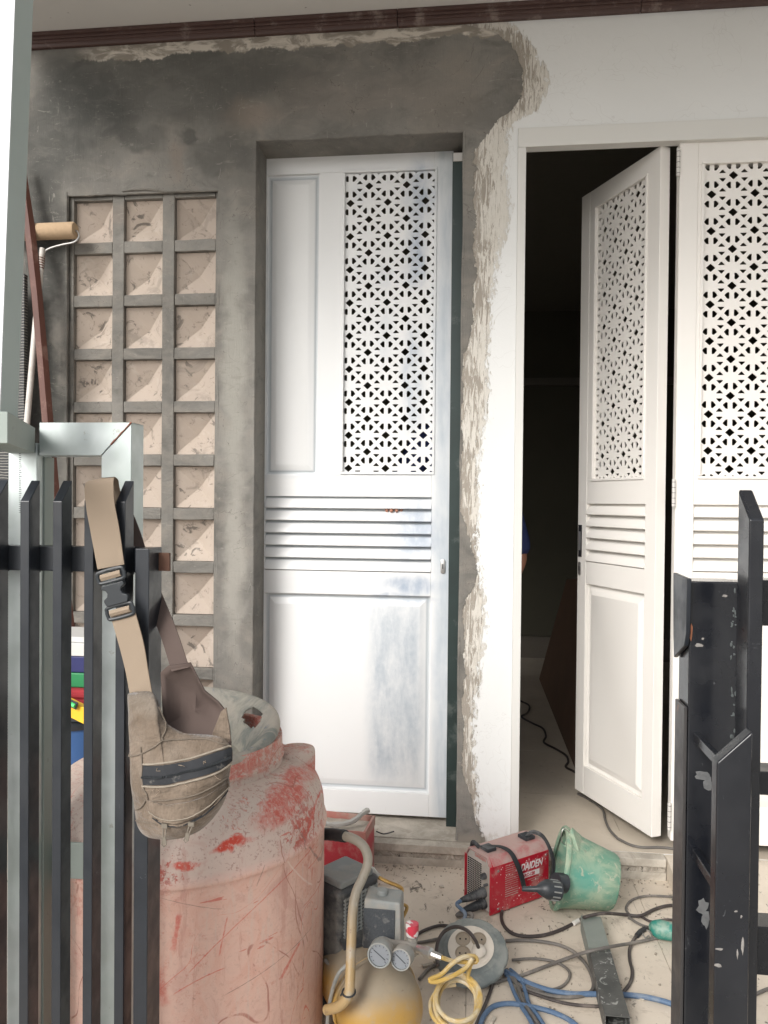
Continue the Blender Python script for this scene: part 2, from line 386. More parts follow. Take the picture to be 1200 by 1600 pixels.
def spray_bands(mtl):
    m = Mat.__new__(Mat); m.m = mtl; m.nt = mtl.node_tree; m.b = m.nt.nodes['Principled BSDF']
    g_ = m.nt.nodes.new('ShaderNodeNewGeometry'); m.pos = g_.outputs['Position']; sp_ = m.nt.nodes.new('ShaderNodeSeparateXYZ'); m.nt.links.new(m.pos, sp_.inputs[0]); m.X, m.Y, m.Z = sp_.outputs
    lk = m.b.inputs['Base Color'].links[0]; c = lk.from_socket; m.nt.links.remove(lk)
    xa, xb = PX(576, 1080)[0], PX(662, 1080)[0]; za, zb = PX(620, 1215)[1], PX(620, 945)[1]
    edge = m.math('MULTIPLY', m.math('SUBTRACT', m.noise(9, 3, .5, stretch=(1, 1, .5)), .5), .05)
    xx = m.math('ADD', m.X, edge)
    box = m.math('MULTIPLY', m.math('MULTIPLY', m.rng(xx, xa-.025, xa+.045), m.rng(xx, xb+.02, xb-.04)), m.math('MULTIPLY', m.rng(m.Z, za-.07, za+.07), m.rng(m.Z, zb+.06, zb-.06)))
    v = m.noise(13, 5, .62, .3, stretch=(2.0, 1, .55), off=(1, 1, 4)); mott = m.noise(60, 4, .7, stretch=(1, 1, .8))
    k_ = m.math('ADD', m.rng(v, .30, .70, .40, .90), m.math('MULTIPLY', m.math('SUBTRACT', mott, .5), .7), True)
    c = m.mix(m.math('MULTIPLY', m.math('MULTIPLY', box, k_), .85), c, (.355, .415, .475))
    v2 = m.noise(9, 5, .6, stretch=(2.5, 1, .4), off=(4, 4, 4))
    st = m.math('MULTIPLY', m.rng(m.X, PX(672, 1000)[0], PX(690, 1000)[0]), m.rng(v2, .38, .62, .3, .75)); c = m.mix(st, c, (.43, .49, .54))
    gv = m.rng(m.Y, .135+.0125, .135+.0165, 0, .75); gv = m.math('MULTIPLY', gv, m.rng(m.Y, .2, .16)); c = m.mix(gv, c, (.40, .44, .47))
    m.nt.links.new(c, m.b.inputs['Base Color'])
spray_bands(M_D1)
M_D2 = door_paint('warm_white_paint', (.80, .775, .735), [], .25, .42)
M_FRAME = door_paint('frame_white_paint', (.68, .675, .645), [], .2, .5)
M_GREENSTEEL = simple('primed_green_steel', (.022, .038, .036), .45, .1, .3, 14, .1, .2, (.12, .14, .13))
M_DUSTCEM = None
mt = Mat('dusty_step', .93, spec=.2)
n = mt.noise(26, 6, .7, 1.2, stretch=(1, 1, 1.2)); c = mt.mix(mt.rng(n, .35, .65), (.27, .24, .2), (.5, .455, .39))
c = mt.mix(mt.rng(mt.noise(30, 5, .7, 1.5, off=(4, 4, 4)), .60, .64), c, (.09, .08, .07))
mt.col(c); mt.bump(n, .8, .008); M_STEP = mt.m
mt = Mat('dusty_sill', .93, spec=.2)
n = mt.noise(14, 6, .7, .8); c = mt.mix(mt.rng(n, .35, .68), (.36, .325, .275), (.52, .475, .41))
c = mt.mix(mt.rng(mt.noise(50, 5, .7), .65, .7, 0, .7), c, (.16, .14, .12))
mt.col(c); mt.bump(n, .4, .003); M_SILL = mt.m
# dusty cream floor tile
def tile_mat(name, a, b, dirt, dk, k=1.0):
    m = Mat(name, .62, spec=.35)
    c = m.mix(m.rng(m.noise(3.5, 5, .6), .3, .7), a, b)
    c = m.mix(m.rng(m.noise(13, 6, .72, 1.1), .53, .70, 0, .55*k), c, dirt)
    s = m.noise(21, 7, .75, 1.8, stretch=(1, .5, 1), rot=(0, 0, .5)); zone = m.rng(m.noise(1.7, 3), .36, .6)
    c = m.mix(m.math('MULTIPLY', m.rng(s, .585, .66), m.math('MULTIPLY', zone, .8*k)), c, dk)
    sp = m.noise(150, 3, .6); c = m.mix(m.rng(sp, .68, .74, 0, .55*k), c, dk)
    c = m.mix(m.rng(m.noise(70, 4, .6, off=(2, 2, 2)), .64, .7, 0, .3*k), c, (.66, .61, .54))
    m.col(c); m.bump(m.noise(60, 5, .65), .25, .002); m.rough(m.rng(m.noise(9, 5), .3, .7, .55, .85)); return m.m
M_TILE = tile_mat('dusty_cream_tile', (.53, .46, .38), (.62, .55, .46), (.40, .34, .275), (.14, .12, .10), 1.5)
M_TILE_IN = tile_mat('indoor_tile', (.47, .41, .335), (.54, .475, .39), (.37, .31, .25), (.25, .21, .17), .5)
M_GROUT = simple('grout', (.27, .235, .195), .95)
M_STREET = simple('street_concrete', (.42, .40, .37), .9, 0, .15, 4, .2)
M_CEIL = Mat('ceiling_paint', .8); _n = M_CEIL.noise(5, 4)
_c = M_CEIL.mix(_n, (.68, .67, .645), (.73, .72, .695)); _c = M_CEIL.mix(M_CEIL.rng(M_CEIL.noise(40, 3, .6), .70, .74, 0, .6), _c, (.2, .18, .16)); M_CEIL.col(_c); M_CEIL = M_CEIL.m
M_CORN = simple('brown_cornice_paint', (.075, .040, .034), .45, 0, .25, 12, .2, .22, (.30, .24, .21))
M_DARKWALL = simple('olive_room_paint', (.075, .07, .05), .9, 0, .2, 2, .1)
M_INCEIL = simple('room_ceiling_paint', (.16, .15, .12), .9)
M_HINGE = simple('painted_hinge', (.62, .60, .57), .45, .1)
M_BLACKMETAL = simple('black_lock_plate', (.025, .025, .03), .35, .4, .2, 60)
M_CHROME = simple('worn_chrome', (.55, .55, .54), .3, .9, .15, 60)

# ------------------------------------------------------------------ ground and floors
g = MB().box(-120, 120, -160, -2.05, -.16, -.035).build('street', M_STREET); g['kind'] = 'structure'
fl = MB().box(-3.2, 3.2, -2.05, -.036, -.2, -.006).build('terrace_floor', M_GROUT); fl['kind'] = 'structure'
S = .5; gap = .0007
def tile_mesh(name, w, d, th, mat):
    t = MB().box(-w/2+gap, w/2-gap, -d/2+gap, d/2-gap, -th, 0)
    bm = None
    return t
me_t = None
def put_tiles(parent, x0, x1, y0, y1, z, mat, sx, sy):
    """one object per tile, cut to the floor's outline; alike tiles share a mesh"""
    cache = {}
    ix = math.floor((x0)/S)
    while ix*S < x1-1e-6:
        a, b = max(ix*S, x0), min(ix*S+S, x1)
        iy = math.floor((y0-sy)/S)
        while iy*S+sy < y1-1e-6:
            c_, d_ = max(iy*S+sy, y0), min(iy*S+S+sy, y1)
            if b-a > .01 and d_-c_ > .01:
                key = (round(b-a, 3), round(d_-c_, 3))
                if key not in cache:
                    me = bpy.data.meshes.new('floor_tile')
                    t = MB().box(-(b-a)/2+gap, (b-a)/2-gap, -(d_-c_)/2+gap, (d_-c_)/2-gap, -.0055, 0)
                    me.from_pydata(t.v, [], t.f); me.materials.append(mat); cache[key] = me
                o = link('floor_tile', cache[key], parent); o.location = ((a+b)/2, (c_+d_)/2, z+random.uniform(-.0004, .0004))
            iy += 1
        ix += 1
put_tiles(fl, -2.5, 2.5, -2.05, -.0365, 0, M_TILE, 0, -.07)
rf = MB().box(-2.4, 2.6, .152, 4.0, -.2, .059).build('room_floor', M_GROUT); rf['kind'] = 'structure'
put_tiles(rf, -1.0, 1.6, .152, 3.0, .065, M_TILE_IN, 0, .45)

# ------------------------------------------------------------------ house
house = thing('house', 'white house front with a grey cement patch, cream block grille and louvred doors', 'house', (-.3, 0, 0))
XL, XR, ZT = wx(20, 300), 2.4, 2.78
gx0, gx1, gz1 = wx(104, 600), wx(340, 600), wz(230, 301)
dx0, dx1, dz1 = wx(397, 600), wx(721, 600), wz(560, 212)
ox0, ox1, oz1 = wx(805, 600)-.0, 1.10, wz(900, 197)
gz0 = .30
W = MB(); TH = .15
def wb(a, b, c, d): W.box(a, b, 0, TH, c, d)
wb(XL, gx0, -.1, ZT); wb(gx0, gx1, gz1, ZT); wb(gx0, gx1, -.1, gz0); wb(gx1, dx0, -.1, ZT)
wb(dx0, dx1, dz1, ZT); wb(dx0, dx1, -.1, .064); wb(dx1, ox0, -.1, ZT); wb(ox0, ox1, oz1, ZT); wb(ox1, XR, -.1, ZT)
W.box(ox0, ox1, 0, TH, -.1, .064)
W.build('facade_wall', M_FAC, house)
# grille of cement bars with cream pyramid blocks set in it
colsx = [(115, 175), (193, 253), (272, 336)]
Yb = .014
cx = [(P(a, 500, Yb).x, P(b, 500, Yb).x) for a, b in colsx]
z_hi = P(240, 310, Yb).z; pitch = (P(240, 310, Yb).z-P(240, 977, Yb).z)/8; ch = pitch*.785
rows = [(z_hi-k*pitch-ch, z_hi-k*pitch) for k in range(11)]
B = MB()
edges_x = [gx0] + [v for ab in cx for v in ab] + [gx1]
for i in range(0, len(edges_x), 2):
    B.box(edges_x[i], edges_x[i+1], Yb, .075, gz0, gz1)
bars = B.build('grille_upright', M_CEM, house, .003, rough=.0022, rs=14, sub=5)
tag(bars, 'uprights of the cement grille')
for k in range(12):
    zt = gz1 if k == 0 else rows[k-1][0]
    zb = rows[k][1] if k < 11 else gz0
    if zt-zb < .002: continue
    H = MB()
    for (a, b) in cx and [(edges_x[1], edges_x[2]), (edges_x[3], edges_x[4]), (edges_x[5], edges_x[6])]:
        H.box(a, b, Yb+.001, .074, zb, zt)
    H.build('grille_crossbar', M_CEM, house, .003, rough=.0022, rs=15, sub=3)
for k, (za, zb) in enumerate(rows):
    for j, (xa, xb) in enumerate(cx):
        pb = MB(); ym = .030
        jt = lambda s_: random.uniform(-s_, s_)
        ap = ((xa+xb)/2+jt(.004), .069+jt(.003), (za+zb)/2+jt(.004))
        e = .001
        pb.add([(xa+e, ym, za+e), (xb-e, ym, za+e), (xb-e, ym, zb-e), (xa+e, ym, zb-e), ap, (xa+e, .074, za+e), (xb-e, .074, za+e), (xb-e, .074, zb-e), (xa+e, .074, zb-e)],
               [(0,1,4),(1,2,4),(2,3,4),(3,0,4),(5,8,7,6),(0,5,6,1),(1,6,7,2),(2,7,8,3),(3,8,5,0)])
        pb.build('ventilation_block', M_ROS, house, .0012, rough=.0006, rs=30)
# cement lips and slumps around the opening
L = MB()
L.tube([P(x, y, -.002) for x, y in ((190, 299), (205, 296), (225, 294), (245, 296), (262, 300))], [.002, .006, .007, .006, .002], 8)
L.tube([P(x, y, -.002) for x, y in ((262, 299), (290, 298), (320, 299))], [.002, .004, .002], 8)
L.tube([P(104, y, -.001) for y in (300, 380, 450, 520, 640)], [.002, .005, .003, .005, .003], 8)
L.build('cement_lip', M_CEM, house, smooth=True, rough=.002, rs=60)
AR = MB()
def arris(p0, p1, r=.0045, n=26):
    AR.tube([Vector(p0).lerp(Vector(p1), i/n)+Vector((random.uniform(-.0012, .0012), random.uniform(-.001, .001), random.uniform(-.0012, .0012))) for i in range(n+1)], [r*random.uniform(.75, 1.2) for _ in range(n+1)], 6)
arris((dx0-.001, .0035, .07), (dx0-.001, .0035, dz1+.002)); arris((dx0, .0035, dz1+.001), (dx1, .0035, dz1+.001)); arris((dx1+.0015, .0035, dz1), (dx1+.0015, .0035, .07))
arris((gx0-.001, .0035, gz0), (gx0-.001, .0035, gz1)); arris((gx1+.001, .0035, gz0), (gx1+.001, .0035, gz1)); arris((gx0, .0035, gz1+.001), (gx1, .0035, gz1+.001))
ar_ = AR.build('cement_arris', M_CEM, house, smooth=True, rough=.0012, rs=70); ar_['kind'] = 'stuff'
# back of wall behind the blocks
# cornice strips with grooves
zc0, zc1 = wz(600, 46), wz(600, 25)
prof = [(0.0, zc0), (-.012, zc0), (-.016, zc0+.006), (-.016, zc0+.011), (-.021, zc0+.013), (-.021, zc0+.020), (-.017, zc0+.022), (-.022, zc0+.024), (-.022, zc0+.031), (-.019, zc0+.033), (-.027, zc0+.036), (-.027, zc1+.004), (0, zc1+.004)]
xs = [XL, wx(400, 50), wx(622, 40)-.0, wx(1000, 20), XR]
for a, b in zip(xs[:-1], xs[1:]):
    MB().prism(prof, 'x', a+.0008, b-.0008).build('cornice_strip', M_CORN, house, .0012)
# ceiling over the terrace
MB().box(XL-.0, XR, -1.45, -.0005, zc1+.004, zc1+.14).build('ceiling', M_CEIL, house)
# raised doorstep with nosing and face
stx1 = P(1041, 1343, -.036).x
MB().box(XL+.05, stx1, -.036, -.0005, -.02, .040).build('doorstep_face', M_STEP, house, .001)
MB().box(XL+.05, stx1, -.042, -.0005, .0405, .0648).build('doorstep_nosing', M_SILL, house, .004, rough=.0015, rs=20, sub=12)
MB().box(XL+.05, stx1, -.040, -.0365, -.004, .022).build('doorstep_skirting', M_SILL, house, .0015, rough=.001, rs=18, sub=8)
MB().prism([(-.0005, .0645), (-.05, .0645), (-.34, .0005), (-.34, -.01), (-.0005, -.01)], 'x', stx1+.002, XR).build('mortar_ramp', M_TILE, house, .003)
MB().box(dx0+.001, dx1-.001, .001, .20, .0645, .0668).build('door_sill', M_SILL, house)
MB().box(ox0+.001, ox1-.001, .001, .151, .0645, .0665).build('door_sill', M_TILE_IN, house)
# room behind
Rm = MB()
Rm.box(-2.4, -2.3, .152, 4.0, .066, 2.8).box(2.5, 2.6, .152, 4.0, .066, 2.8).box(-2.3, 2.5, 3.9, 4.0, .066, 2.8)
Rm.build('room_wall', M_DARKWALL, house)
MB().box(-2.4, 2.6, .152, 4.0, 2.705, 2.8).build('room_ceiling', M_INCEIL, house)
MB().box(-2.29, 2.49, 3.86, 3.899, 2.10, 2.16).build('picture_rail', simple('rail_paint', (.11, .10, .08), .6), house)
MB().box(XL-.4, -2.39, .152, .2, -.1, 2.8) if XL < -2.39 else None

# doorway frame
fi = wx(818, 600); fz = wz(940, 226)
D = MB(); D.prism([(ox0+.0005, .0665), (fi, .0665), (fi, fz), (ox0+.0005, fz)], 'y', -.006, .034).build('door_frame_jamb', M_FRAME, house, .0015)
MB().box(ox0+.0005, ox1-.0005, -.006, .034, fz+.0005, oz1-.0005).build('door_frame_head', M_FRAME, house, .0015)
MB().box(ox1-.022, ox1-.0005, -.006, .011, .0665, fz-.0005).build('door_frame_jamb', M_FRAME, house, .0015)
# steel strip beside the sprayed door
sx0, sx1 = P(701, 700, .115).x, P(718, 700, .115).x
MB().box(sx0+.004, dx1-.001, .105, .135, .0675, dz1-.02).build('steel_jamb', M_GREENSTEEL, house, .001)
MB().box(sx0+.006, dx1-.003, .100, .1045, dz1-.05, dz1-.022).build('jamb_bracket', M_HINGE, house, .001, rough=.001, rs=80)

# ------------------------------------------------------------------ door leaves
AH, BV = .1275, .1125          # lattice pitches
def clip(poly, x0, x1, z0, z1):
    for (ax, lim, sg) in ((0, x0, 1), (0, x1, -1), (1, z0, 1), (1, z1, -1)):
        out = []
        for i in range(len(poly)):
            p, q = poly[i], poly[(i+1) % len(poly)]
            ip, iq = (p[ax]-lim)*sg >= 0, (q[ax]-lim)*sg >= 0
            if ip: out.append(p)
            if ip != iq:
                t = (lim-p[ax])/(q[ax]-p[ax]); out.append((p[0]+(q[0]-p[0])*t, p[1]+(q[1]-p[1])*t))
        poly = out
        if len(poly) < 3: return []
    return poly
def rnd(poly, r=.22):
    out = []
    n = len(poly)
    for i in range(n):
        p, a, b = poly[i], poly[i-1], poly[(i+1) % n]
        out.append((p[0]+(a[0]-p[0])*r, p[1]+(a[1]-p[1])*r)); out.append((p[0]+(b[0]-p[0])*r*.35+(a[0]-p[0])*r*.35, p[1]+(b[1]-p[1])*r*.35+(a[1]-p[1])*r*.35)) ; out.append((p[0]+(b[0]-p[0])*r, p[1]+(b[1]-p[1])*r))
    return out
def lattice(name, x0, x1, z0, z1, dxo, dzo, mat, parent, M, th=.004):
    """pierced sheet: diamonds on a staggered grid, eight small holes round each star centre"""
    ka, kb = AH/411.0, BV/360.0
    holes = []
    def grow(p, k):
        cx2 = sum(a[0] for a in p)/len(p); cz2 = sum(a[1] for a in p)/len(p); return [(cx2+(a[0]-cx2)*k, cz2+(a[1]-cz2)*k) for a in p]
    dia = grow(rnd([(-40, 0), (0, -36), (40, 0), (0, 36)], .08), 1.18)
    side = grow(rnd([(69, 25), (135, 25), (103, 60)], .14), 1.12)
    topp = grow(rnd([(23, 54), (23, 112), (40, 118), (70, 90), (44, 56)], .14), 1.08)
    for iz in range(-1, int((z1-z0)/BV*2)+4):
        for ix in range(-2, int((x1-x0)/AH*2)+4):
            cx_, cz_ = x0+dxo+ix*AH/2, z1-dzo-iz*BV/2
            if (ix+iz) % 2 == 0: hs_ = [dia]
            else:
                hs_ = []
                for sx_ in (-1, 1):
                    for sz_ in (-1, 1):
                        for b in (side, topp): hs_.append([(p[0]*sx_, p[1]*sz_) for p in b])
            for h in hs_:
                q = clip([(cx_+p[0]*ka, cz_+p[1]*kb) for p in h], x0+.001, x1-.001, z0+.001, z1-.001)
                if len(q) >= 3:
                    ar = abs(sum(q[i][0]*q[(i+1) % len(q)][1]-q[(i+1) % len(q)][0]*q[i][1] for i in range(len(q))))/2
                    if ar > 6e-6: holes.append(q)
    from mathutils.geometry import delaunay_2d_cdt
    vs_ = []; fs_ = []
    for q in [[(x0, z0), (x1, z0), (x1, z1), (x0, z1)]] + holes:
        if sum(q[i][0]*q[(i+1) % len(q)][1]-q[(i+1) % len(q)][0]*q[i][1] for i in range(len(q))) < 0: q = q[::-1]
        fs_.append(list(range(len(vs_), len(vs_)+len(q)))); vs_ += [Vector(p) for p in q]
    ov, oe, of, _1, _2, ofo = delaunay_2d_cdt(vs_, [], fs_, 1, 1e-6)
    keep = [f for f, o_ in zip(of, ofo) if list(o_) == [0]]
    n_ = len(ov); vv = [(p[0], p[1], -th/2) for p in ov]+[(p[0], p[1], th/2) for p in ov]
    ff = [tuple(reversed(f)) for f in keep]+[tuple(i+n_ for i in f) for f in keep]
    cnt = {}
    for f in keep:
        for i in range(len(f)):
            e_ = (f[i], f[(i+1) % len(f)]); cnt[e_] = 1
    for (i, j) in list(cnt):
        if (j, i) not in cnt: ff.append((i, j, j+n_, i+n_))
    me = bpy.data.meshes.new(name); me.from_pydata(vv, [], ff)
    me.transform(Matrix(((1,0,0,0),(0,0,-1,0),(0,1,0,0),(0,0,0,1)))); me.transform(M)
    me.materials.clear(); me.materials.append(mat); me.name = name
    return link(name, me, parent)
def leaf(label, M, w, h, mat, lat, louv, panels, stiles, rails, nl, lat_off, z0=0):
    """door leaf built in local x (width), z (height), front face at y=0; M places it"""
    root_mb = MB(); T = .036
    def tf(mb): mb.v = [tuple(M @ Vector(v)) for v in mb.v]; return mb
    for (a, b, c, d) in stiles: root_mb.box(a, b, 0, T, c, d)
    tf(root_mb)
    d = root_mb.build('door', mat, house, .0015); d['label'] = label
    for (a, b, c, dd) in rails: tf(MB().box(a+.0003, b-.0003, .0012, T-.001, c, dd)).build('rail', mat, d, .001)
    # lattice frame moulding and sheet
    a, b, c, e = lat
    mo = MB(); q = .009
    for (xx0, xx1, zz0, zz1) in ((a-q, b+q, e, e+q), (a-q, b+q, c-q, c), (a-q, a, c, e), (b, b+q, c, e)):
        mo.box(xx0, xx1, -.0035, .006, zz0+.0002, zz1-.0002)
    tf(mo).build('lattice_moulding', mat, d, .0015)
    lattice('lattice_panel', a-.001, b+.001, c-.001, e+.001, lat_off[0], lat_off[1], mat, d, M @ Matrix.Translation((0, .011, 0)))
    # raised panels
    for (xa, xb, za, zb) in panels:
        p = MB(); f = .010; s_ = .026
        o_ = [(xa, za), (xb, za), (xb, zb), (xa, zb)]
        i_ = [(xa+f, za+f), (xb-f, za+f), (xb-f, zb-f), (xa+f, zb-f)]
        j_ = [(xa+f+s_, za+f+s_), (xb-f-s_, za+f+s_), (xb-f-s_, zb-f-s_), (xa+f+s_, zb-f-s_)]
        vs_ = [(x, .013, z) for x, z in o_]+[(x, .0175, z) for x, z in i_]+[(x, .003, z) for x, z in j_]+[(x, .026, z) for x, z in o_]
        fs = [(8, 9, 10, 11), (12, 15, 14, 13)]
        for k in range(4):
            n_ = (k+1) % 4
            fs += [(k, n_, 4+n_, 4+k), (4+k, 4+n_, 8+n_, 8+k), (k, 12+k, 12+n_, n_)]
        p.add(vs_, fs); tf(p).build('raised_panel', mat, d, .0012)
    # louvre slats
    xa, xb, za, zb = louv
    ph = (zb-za)/nl
    for k in range(nl):
        zt_ = zb-k*ph; zc_ = zt_-ph
        s_ = MB(); t_ = .0075
        # sloping board: top edge far back, bottom edge proud in front
        poly = [(.030, zt_+.004), (.030-.004, zt_+.009), (-.001, zc_+.014), (-.003, zc_+.004), (.003, zc_+.0015), (.006, zc_+.006)]
        s_.prism([(y_, z_) for (y_, z_) in poly], 'x', xa+.0005, xb-.0005); tf(s_)
        s_.build('slat', mat, d, .001)
    return d
# --- sprayed door on the left
Y1 = .135
q1 = lambda x, y: (P(x, y, Y1).x, P(x, y, Y1).z)
lx0, lx1 = P(410, 700, Y1).x-.012, sx0+.006
zb1, zt1 = P(640, 1275, Y1).z, dz1+.01
XO = lambda x, y=500: P(x, y, Y1).x
ZO = lambda y, x=550: P(x, y, Y1).z
lat1 = (XO(537), XO(677, 500), ZO(740, 605), ZO(272.5, 610))
pn1 = (XO(416), XO(497), ZO(742, 455), ZO(272, 455))
lo1 = (XO(411, 830), XO(677, 830), ZO(893, 545), ZO(776, 545))
pn2 = (XO(413, 1000), XO(674, 1000), ZO(1237, 590), ZO(929, 545))
st1 = [(lx0, pn1[0], zb1, zt1), (lat1[1], lx1, zb1, zt1)]
e = .0
rl1 = [(pn1[0], lat1[1], max(pn1[3], lat1[3]), zt1), (pn1[0], lat1[1], lo1[3], min(pn1[2], lat1[2])), (pn1[0], lat1[1], pn2[3], lo1[2]), (pn1[0], lat1[1], zb1, pn2[2]),
       (pn1[1], lat1[0], min(pn1[2], lat1[2]), max(pn1[3], lat1[3]))]
# equalise inner edges so the boards meet the stiles
lo1 = (pn1[0], lat1[1], lo1[2], lo1[3]); pn2 = (pn1[0], lat1[1], pn2[2], pn2[3])
pn1 = (pn1[0], pn1[1], min(pn1[2], lat1[2]), max(pn1[3], lat1[3])); lat1 = (lat1[0], lat1[1], pn1[2], pn1[3])
M1 = Matrix.Translation((0, Y1, 0))
dia1 = P(577, 291, Y1+.011)
d1_ = leaf('freshly sprayed white door with grey primer patches, tall side panel and pierced lattice', M1, 0, 0, M_D1,
     (lat1[0]+.001, lat1[1]-.0, lat1[2]+.012, lat1[3]-.004), lo1, [pn1, pn2], st1, rl1, 6, (dia1.x-lat1[0], lat1[3]-.003-dia1.z))
MB().box(lat1[0]-.008, lat1[1]+.0, Y1+.004, Y1+.02, lat1[2]-.0, lat1[2]+.004).build('rail', M_D1, d1_)
def keyhole(c, nx, par, s=1.0):
    """oval escutcheon with a key slot; nx = width direction"""
    nx = Vector(nx); ny = nx.cross(Vector((0, 0, 1))).normalized()
    out = MB(); n = 20; vs = []
    for dpt, k in ((.0, 1.0), (.0025, .96), (.003, .8)):
        for i in range(n):
            a = 2*math.pi*i/n; ca, sa = math.cos(a), math.sin(a)
            vs.append(Vector(c)+nx*(ca*.0085*k*s)+Vector((0, 0, 1))*((.016 if sa > 0 else -.016)+sa*.0085*k)*s*1.0+ny*dpt)
    fs = [tuple(range(2*n, 3*n))]
    for r in range(2):
        for i in range(n): fs.append((r*n+i, r*n+(i+1) % n, (r+1)*n+(i+1) % n, (r+1)*n+i))
    out.add(vs, fs).build('keyhole_plate', M_CHROME, par, smooth=True)
    c2 = Vector(c)+ny*.0034
    MB().obox(c2, nx*.0018, ny*.0006, (0, 0, .008)).build('key_slot', M_BLACKMETAL, par)
keyhole(P(692, 885, Y1-.001), (1, 0, 0), d1_)
# --- right fixed leaf and the half open leaf share a pattern
Y3 = .012
r0 = P(1056, 700, Y3).x; LW = .462
zb3, zt3 = P(1042, 1316, 0).z, P(1056, 220, 0).z
X3 = lambda x, y: P(x, y, Y3).x-r0
Z3 = lambda x, y: P(x, y, Y3).z
lat3 = (X3(1098, 500), X3(1098, 500)+.292, Z3(1150, 744), Z3(1150, 254.5))
lo3 = (X3(1083, 850), LW-X3(1083, 850), Z3(1150, 895), Z3(1150, 789))
pn3 = (lo3[0], lo3[1], Z3(1150, 1268), Z3(1150, 935))
st3 = [(0, lo3[0], zb3, zt3), (lo3[1], LW, zb3, zt3)]
i0, i1 = lo3[0], lo3[1]
rl3 = [(i0, i1, lat3[3], zt3), (i0, i1, lo3[3], lat3[2]), (i0, i1, pn3[3], lo3[2]), (i0, i1, zb3, pn3[2]), (i0, lat3[0], lat3[2], lat3[3])]
if lat3[1] < i1: rl3.append((lat3[1], i1, lat3[2], lat3[3]))
else: lat3 = (lat3[0], i1, lat3[2], lat3[3])
dia3 = P(1146.5, 274.5, Y3+.011)
off3 = (dia3.x-r0-lat3[0], lat3[3]-dia3.z)
M3 = Matrix.Translation((r0, Y3, 0))
d3_ = leaf('closed warm white lattice door at the right behind the black gate', M3, LW, 0, M_D2, lat3, lo3, [pn3], st3, rl3, 5, off3)
# open leaf: hinge edge near, swung into the room
A_ = Vector((.5735, .028, 0)); B_ = Vector((.389, .418, 0))
dv = (B_-A_).normalized()
# local x runs from the far edge to the hinge edge, front (y<0 local) faces the camera side
LW2 = (B_-A_).length
ux = -dv; uy = Vector((-ux.y, ux.x, 0))
sxk = LW2/LW
M2 = Matrix(((ux.x*sxk, uy.x, 0, B_.x), (ux.y*sxk, uy.y, 0, B_.y), (0, 0, 1, 0), (0, 0, 0, 1)))
latm = (LW-lat3[1], LW-lat3[0], lat3[2], lat3[3])
rlm = [(LW-b, LW-a, c, d) for (a, b, c, d) in rl3]
d2_ = leaf('half open warm white lattice door swung into the dark room', M2, LW2, 0, M_D2, latm, lo3, [pn3], st3, rlm, 5, (off3[0]+.02, off3[1]))
fc = -uy
def on2(lx, z, out=.001): return M2 @ Vector((lx, -out, z))
MB().obox(on2(.018, P(906, 845, .4).z, .001), ux*.010, uy*.002, (0, 0, .058)).build('pull_plate', M_BLACKMETAL, d2_, .001)
MB().obox(on2(.018, P(906, 845, .4).z, .0035), ux*.0045, uy*.001, (0, 0, .034)).build('pull_grip', M_CHROME, d2_, .0008)
keyhole(on2(.018, P(904, 888, .4).z), ux, d2_)
for yy in (255, 770, 1275):
    hz = P(1050, yy, .01).z; hx = r0-.006
    h = MB().tube([(hx, .006, hz-.042), (hx, .006, hz+.042)], .0055, 10)
    ho = h.build('hinge', M_HINGE, d3_, smooth=True)
    rg = MB()
    for k in range(-2, 3): rg.tube([(hx, .006, hz+k*.0165-.0006), (hx, .006, hz+k*.0165+.0006)], .0059, 10)
    rg.build('knuckle', M_BLACKMETAL, ho)
# ------------------------------------------------------------------ black slatted fence (left)
def black_paint(name, base=(.014, .017, .022), rough=.38, scuff=.5, sc=(.30, .31, .32), coat=.3, rust=0):
    m = Mat(name, rough, 0, .5, coat)
    c = m.mix(m.noise(12, 4), tuple(x*.8 for x in base), tuple(x*1.7 for x in base))
    dust = m.rng(m.noise(7, 5, .65, stretch=(1, 1, .5)), .42, .7); c = m.mix(m.math('MULTIPLY', dust, .20*scuff), c, (.22, .22, .21))
    s = m.rng(m.noise(55, 5, .72, 1.2, stretch=(1.3, 1.3, .6)), .67, .71); c = m.mix(m.math('MULTIPLY', s, scuff), c, sc)
    if rust:
        r = m.rng(m.noise(18, 5, .7), .64, .69); c = m.mix(m.math('MULTIPLY', r, rust), c, (.16, .07, .04))
    m.col(c); m.rough(m.rng(m.noise(16, 5), .35, .7, rough-.08, rough+.25)); m.bump(m.noise(70, 3), .08, .001); return m.m
M_FENCE = black_paint('fence_black_paint', (.009, .012, .017), .42, .16)
M_GATE = black_paint('gate_gloss_black_paint', (.007, .008, .011), .24, .25, coat=.4)
M_RUST = simple('rusty_steel', (.12, .06, .04), .8, .2, .4, 40, .3)
fence = thing('slatted_fence', 'black steel slat fence with slanted bar tops, a canvas bag hanging on it', 'fence', (P(100, 860, -1.31).x, -1.30, 0))
YF = -1.31; BW = .0155; BD = .031
zt_f = P(60, 783, YF).z; zt_b = P(60, 750, YF+BD).z
bar_x = [31, 82, 131, 180.5]
pitchx = P(82, 900, YF).x-P(31, 900, YF).x
xs_ = [P(31, 900, YF).x-k*pitchx for k in (4, 3, 2, 1)] + [P(b, 900, YF).x for b in bar_x]
FENCE_BAR3 = None
for k, x in enumerate(xs_):
    dz_ = random.uniform(-.001, .001)
    poly = [(YF, .06), (YF+BD, .06), (YF+BD, zt_b+dz_), (YF, zt_f+dz_)]
    o = MB().prism(poly, 'x', x, x+BW).build('bar', M_FENCE, fence, .0013)
zr = P(100, 854, YF+BD).z
exn = P(210, 1000, YF).x
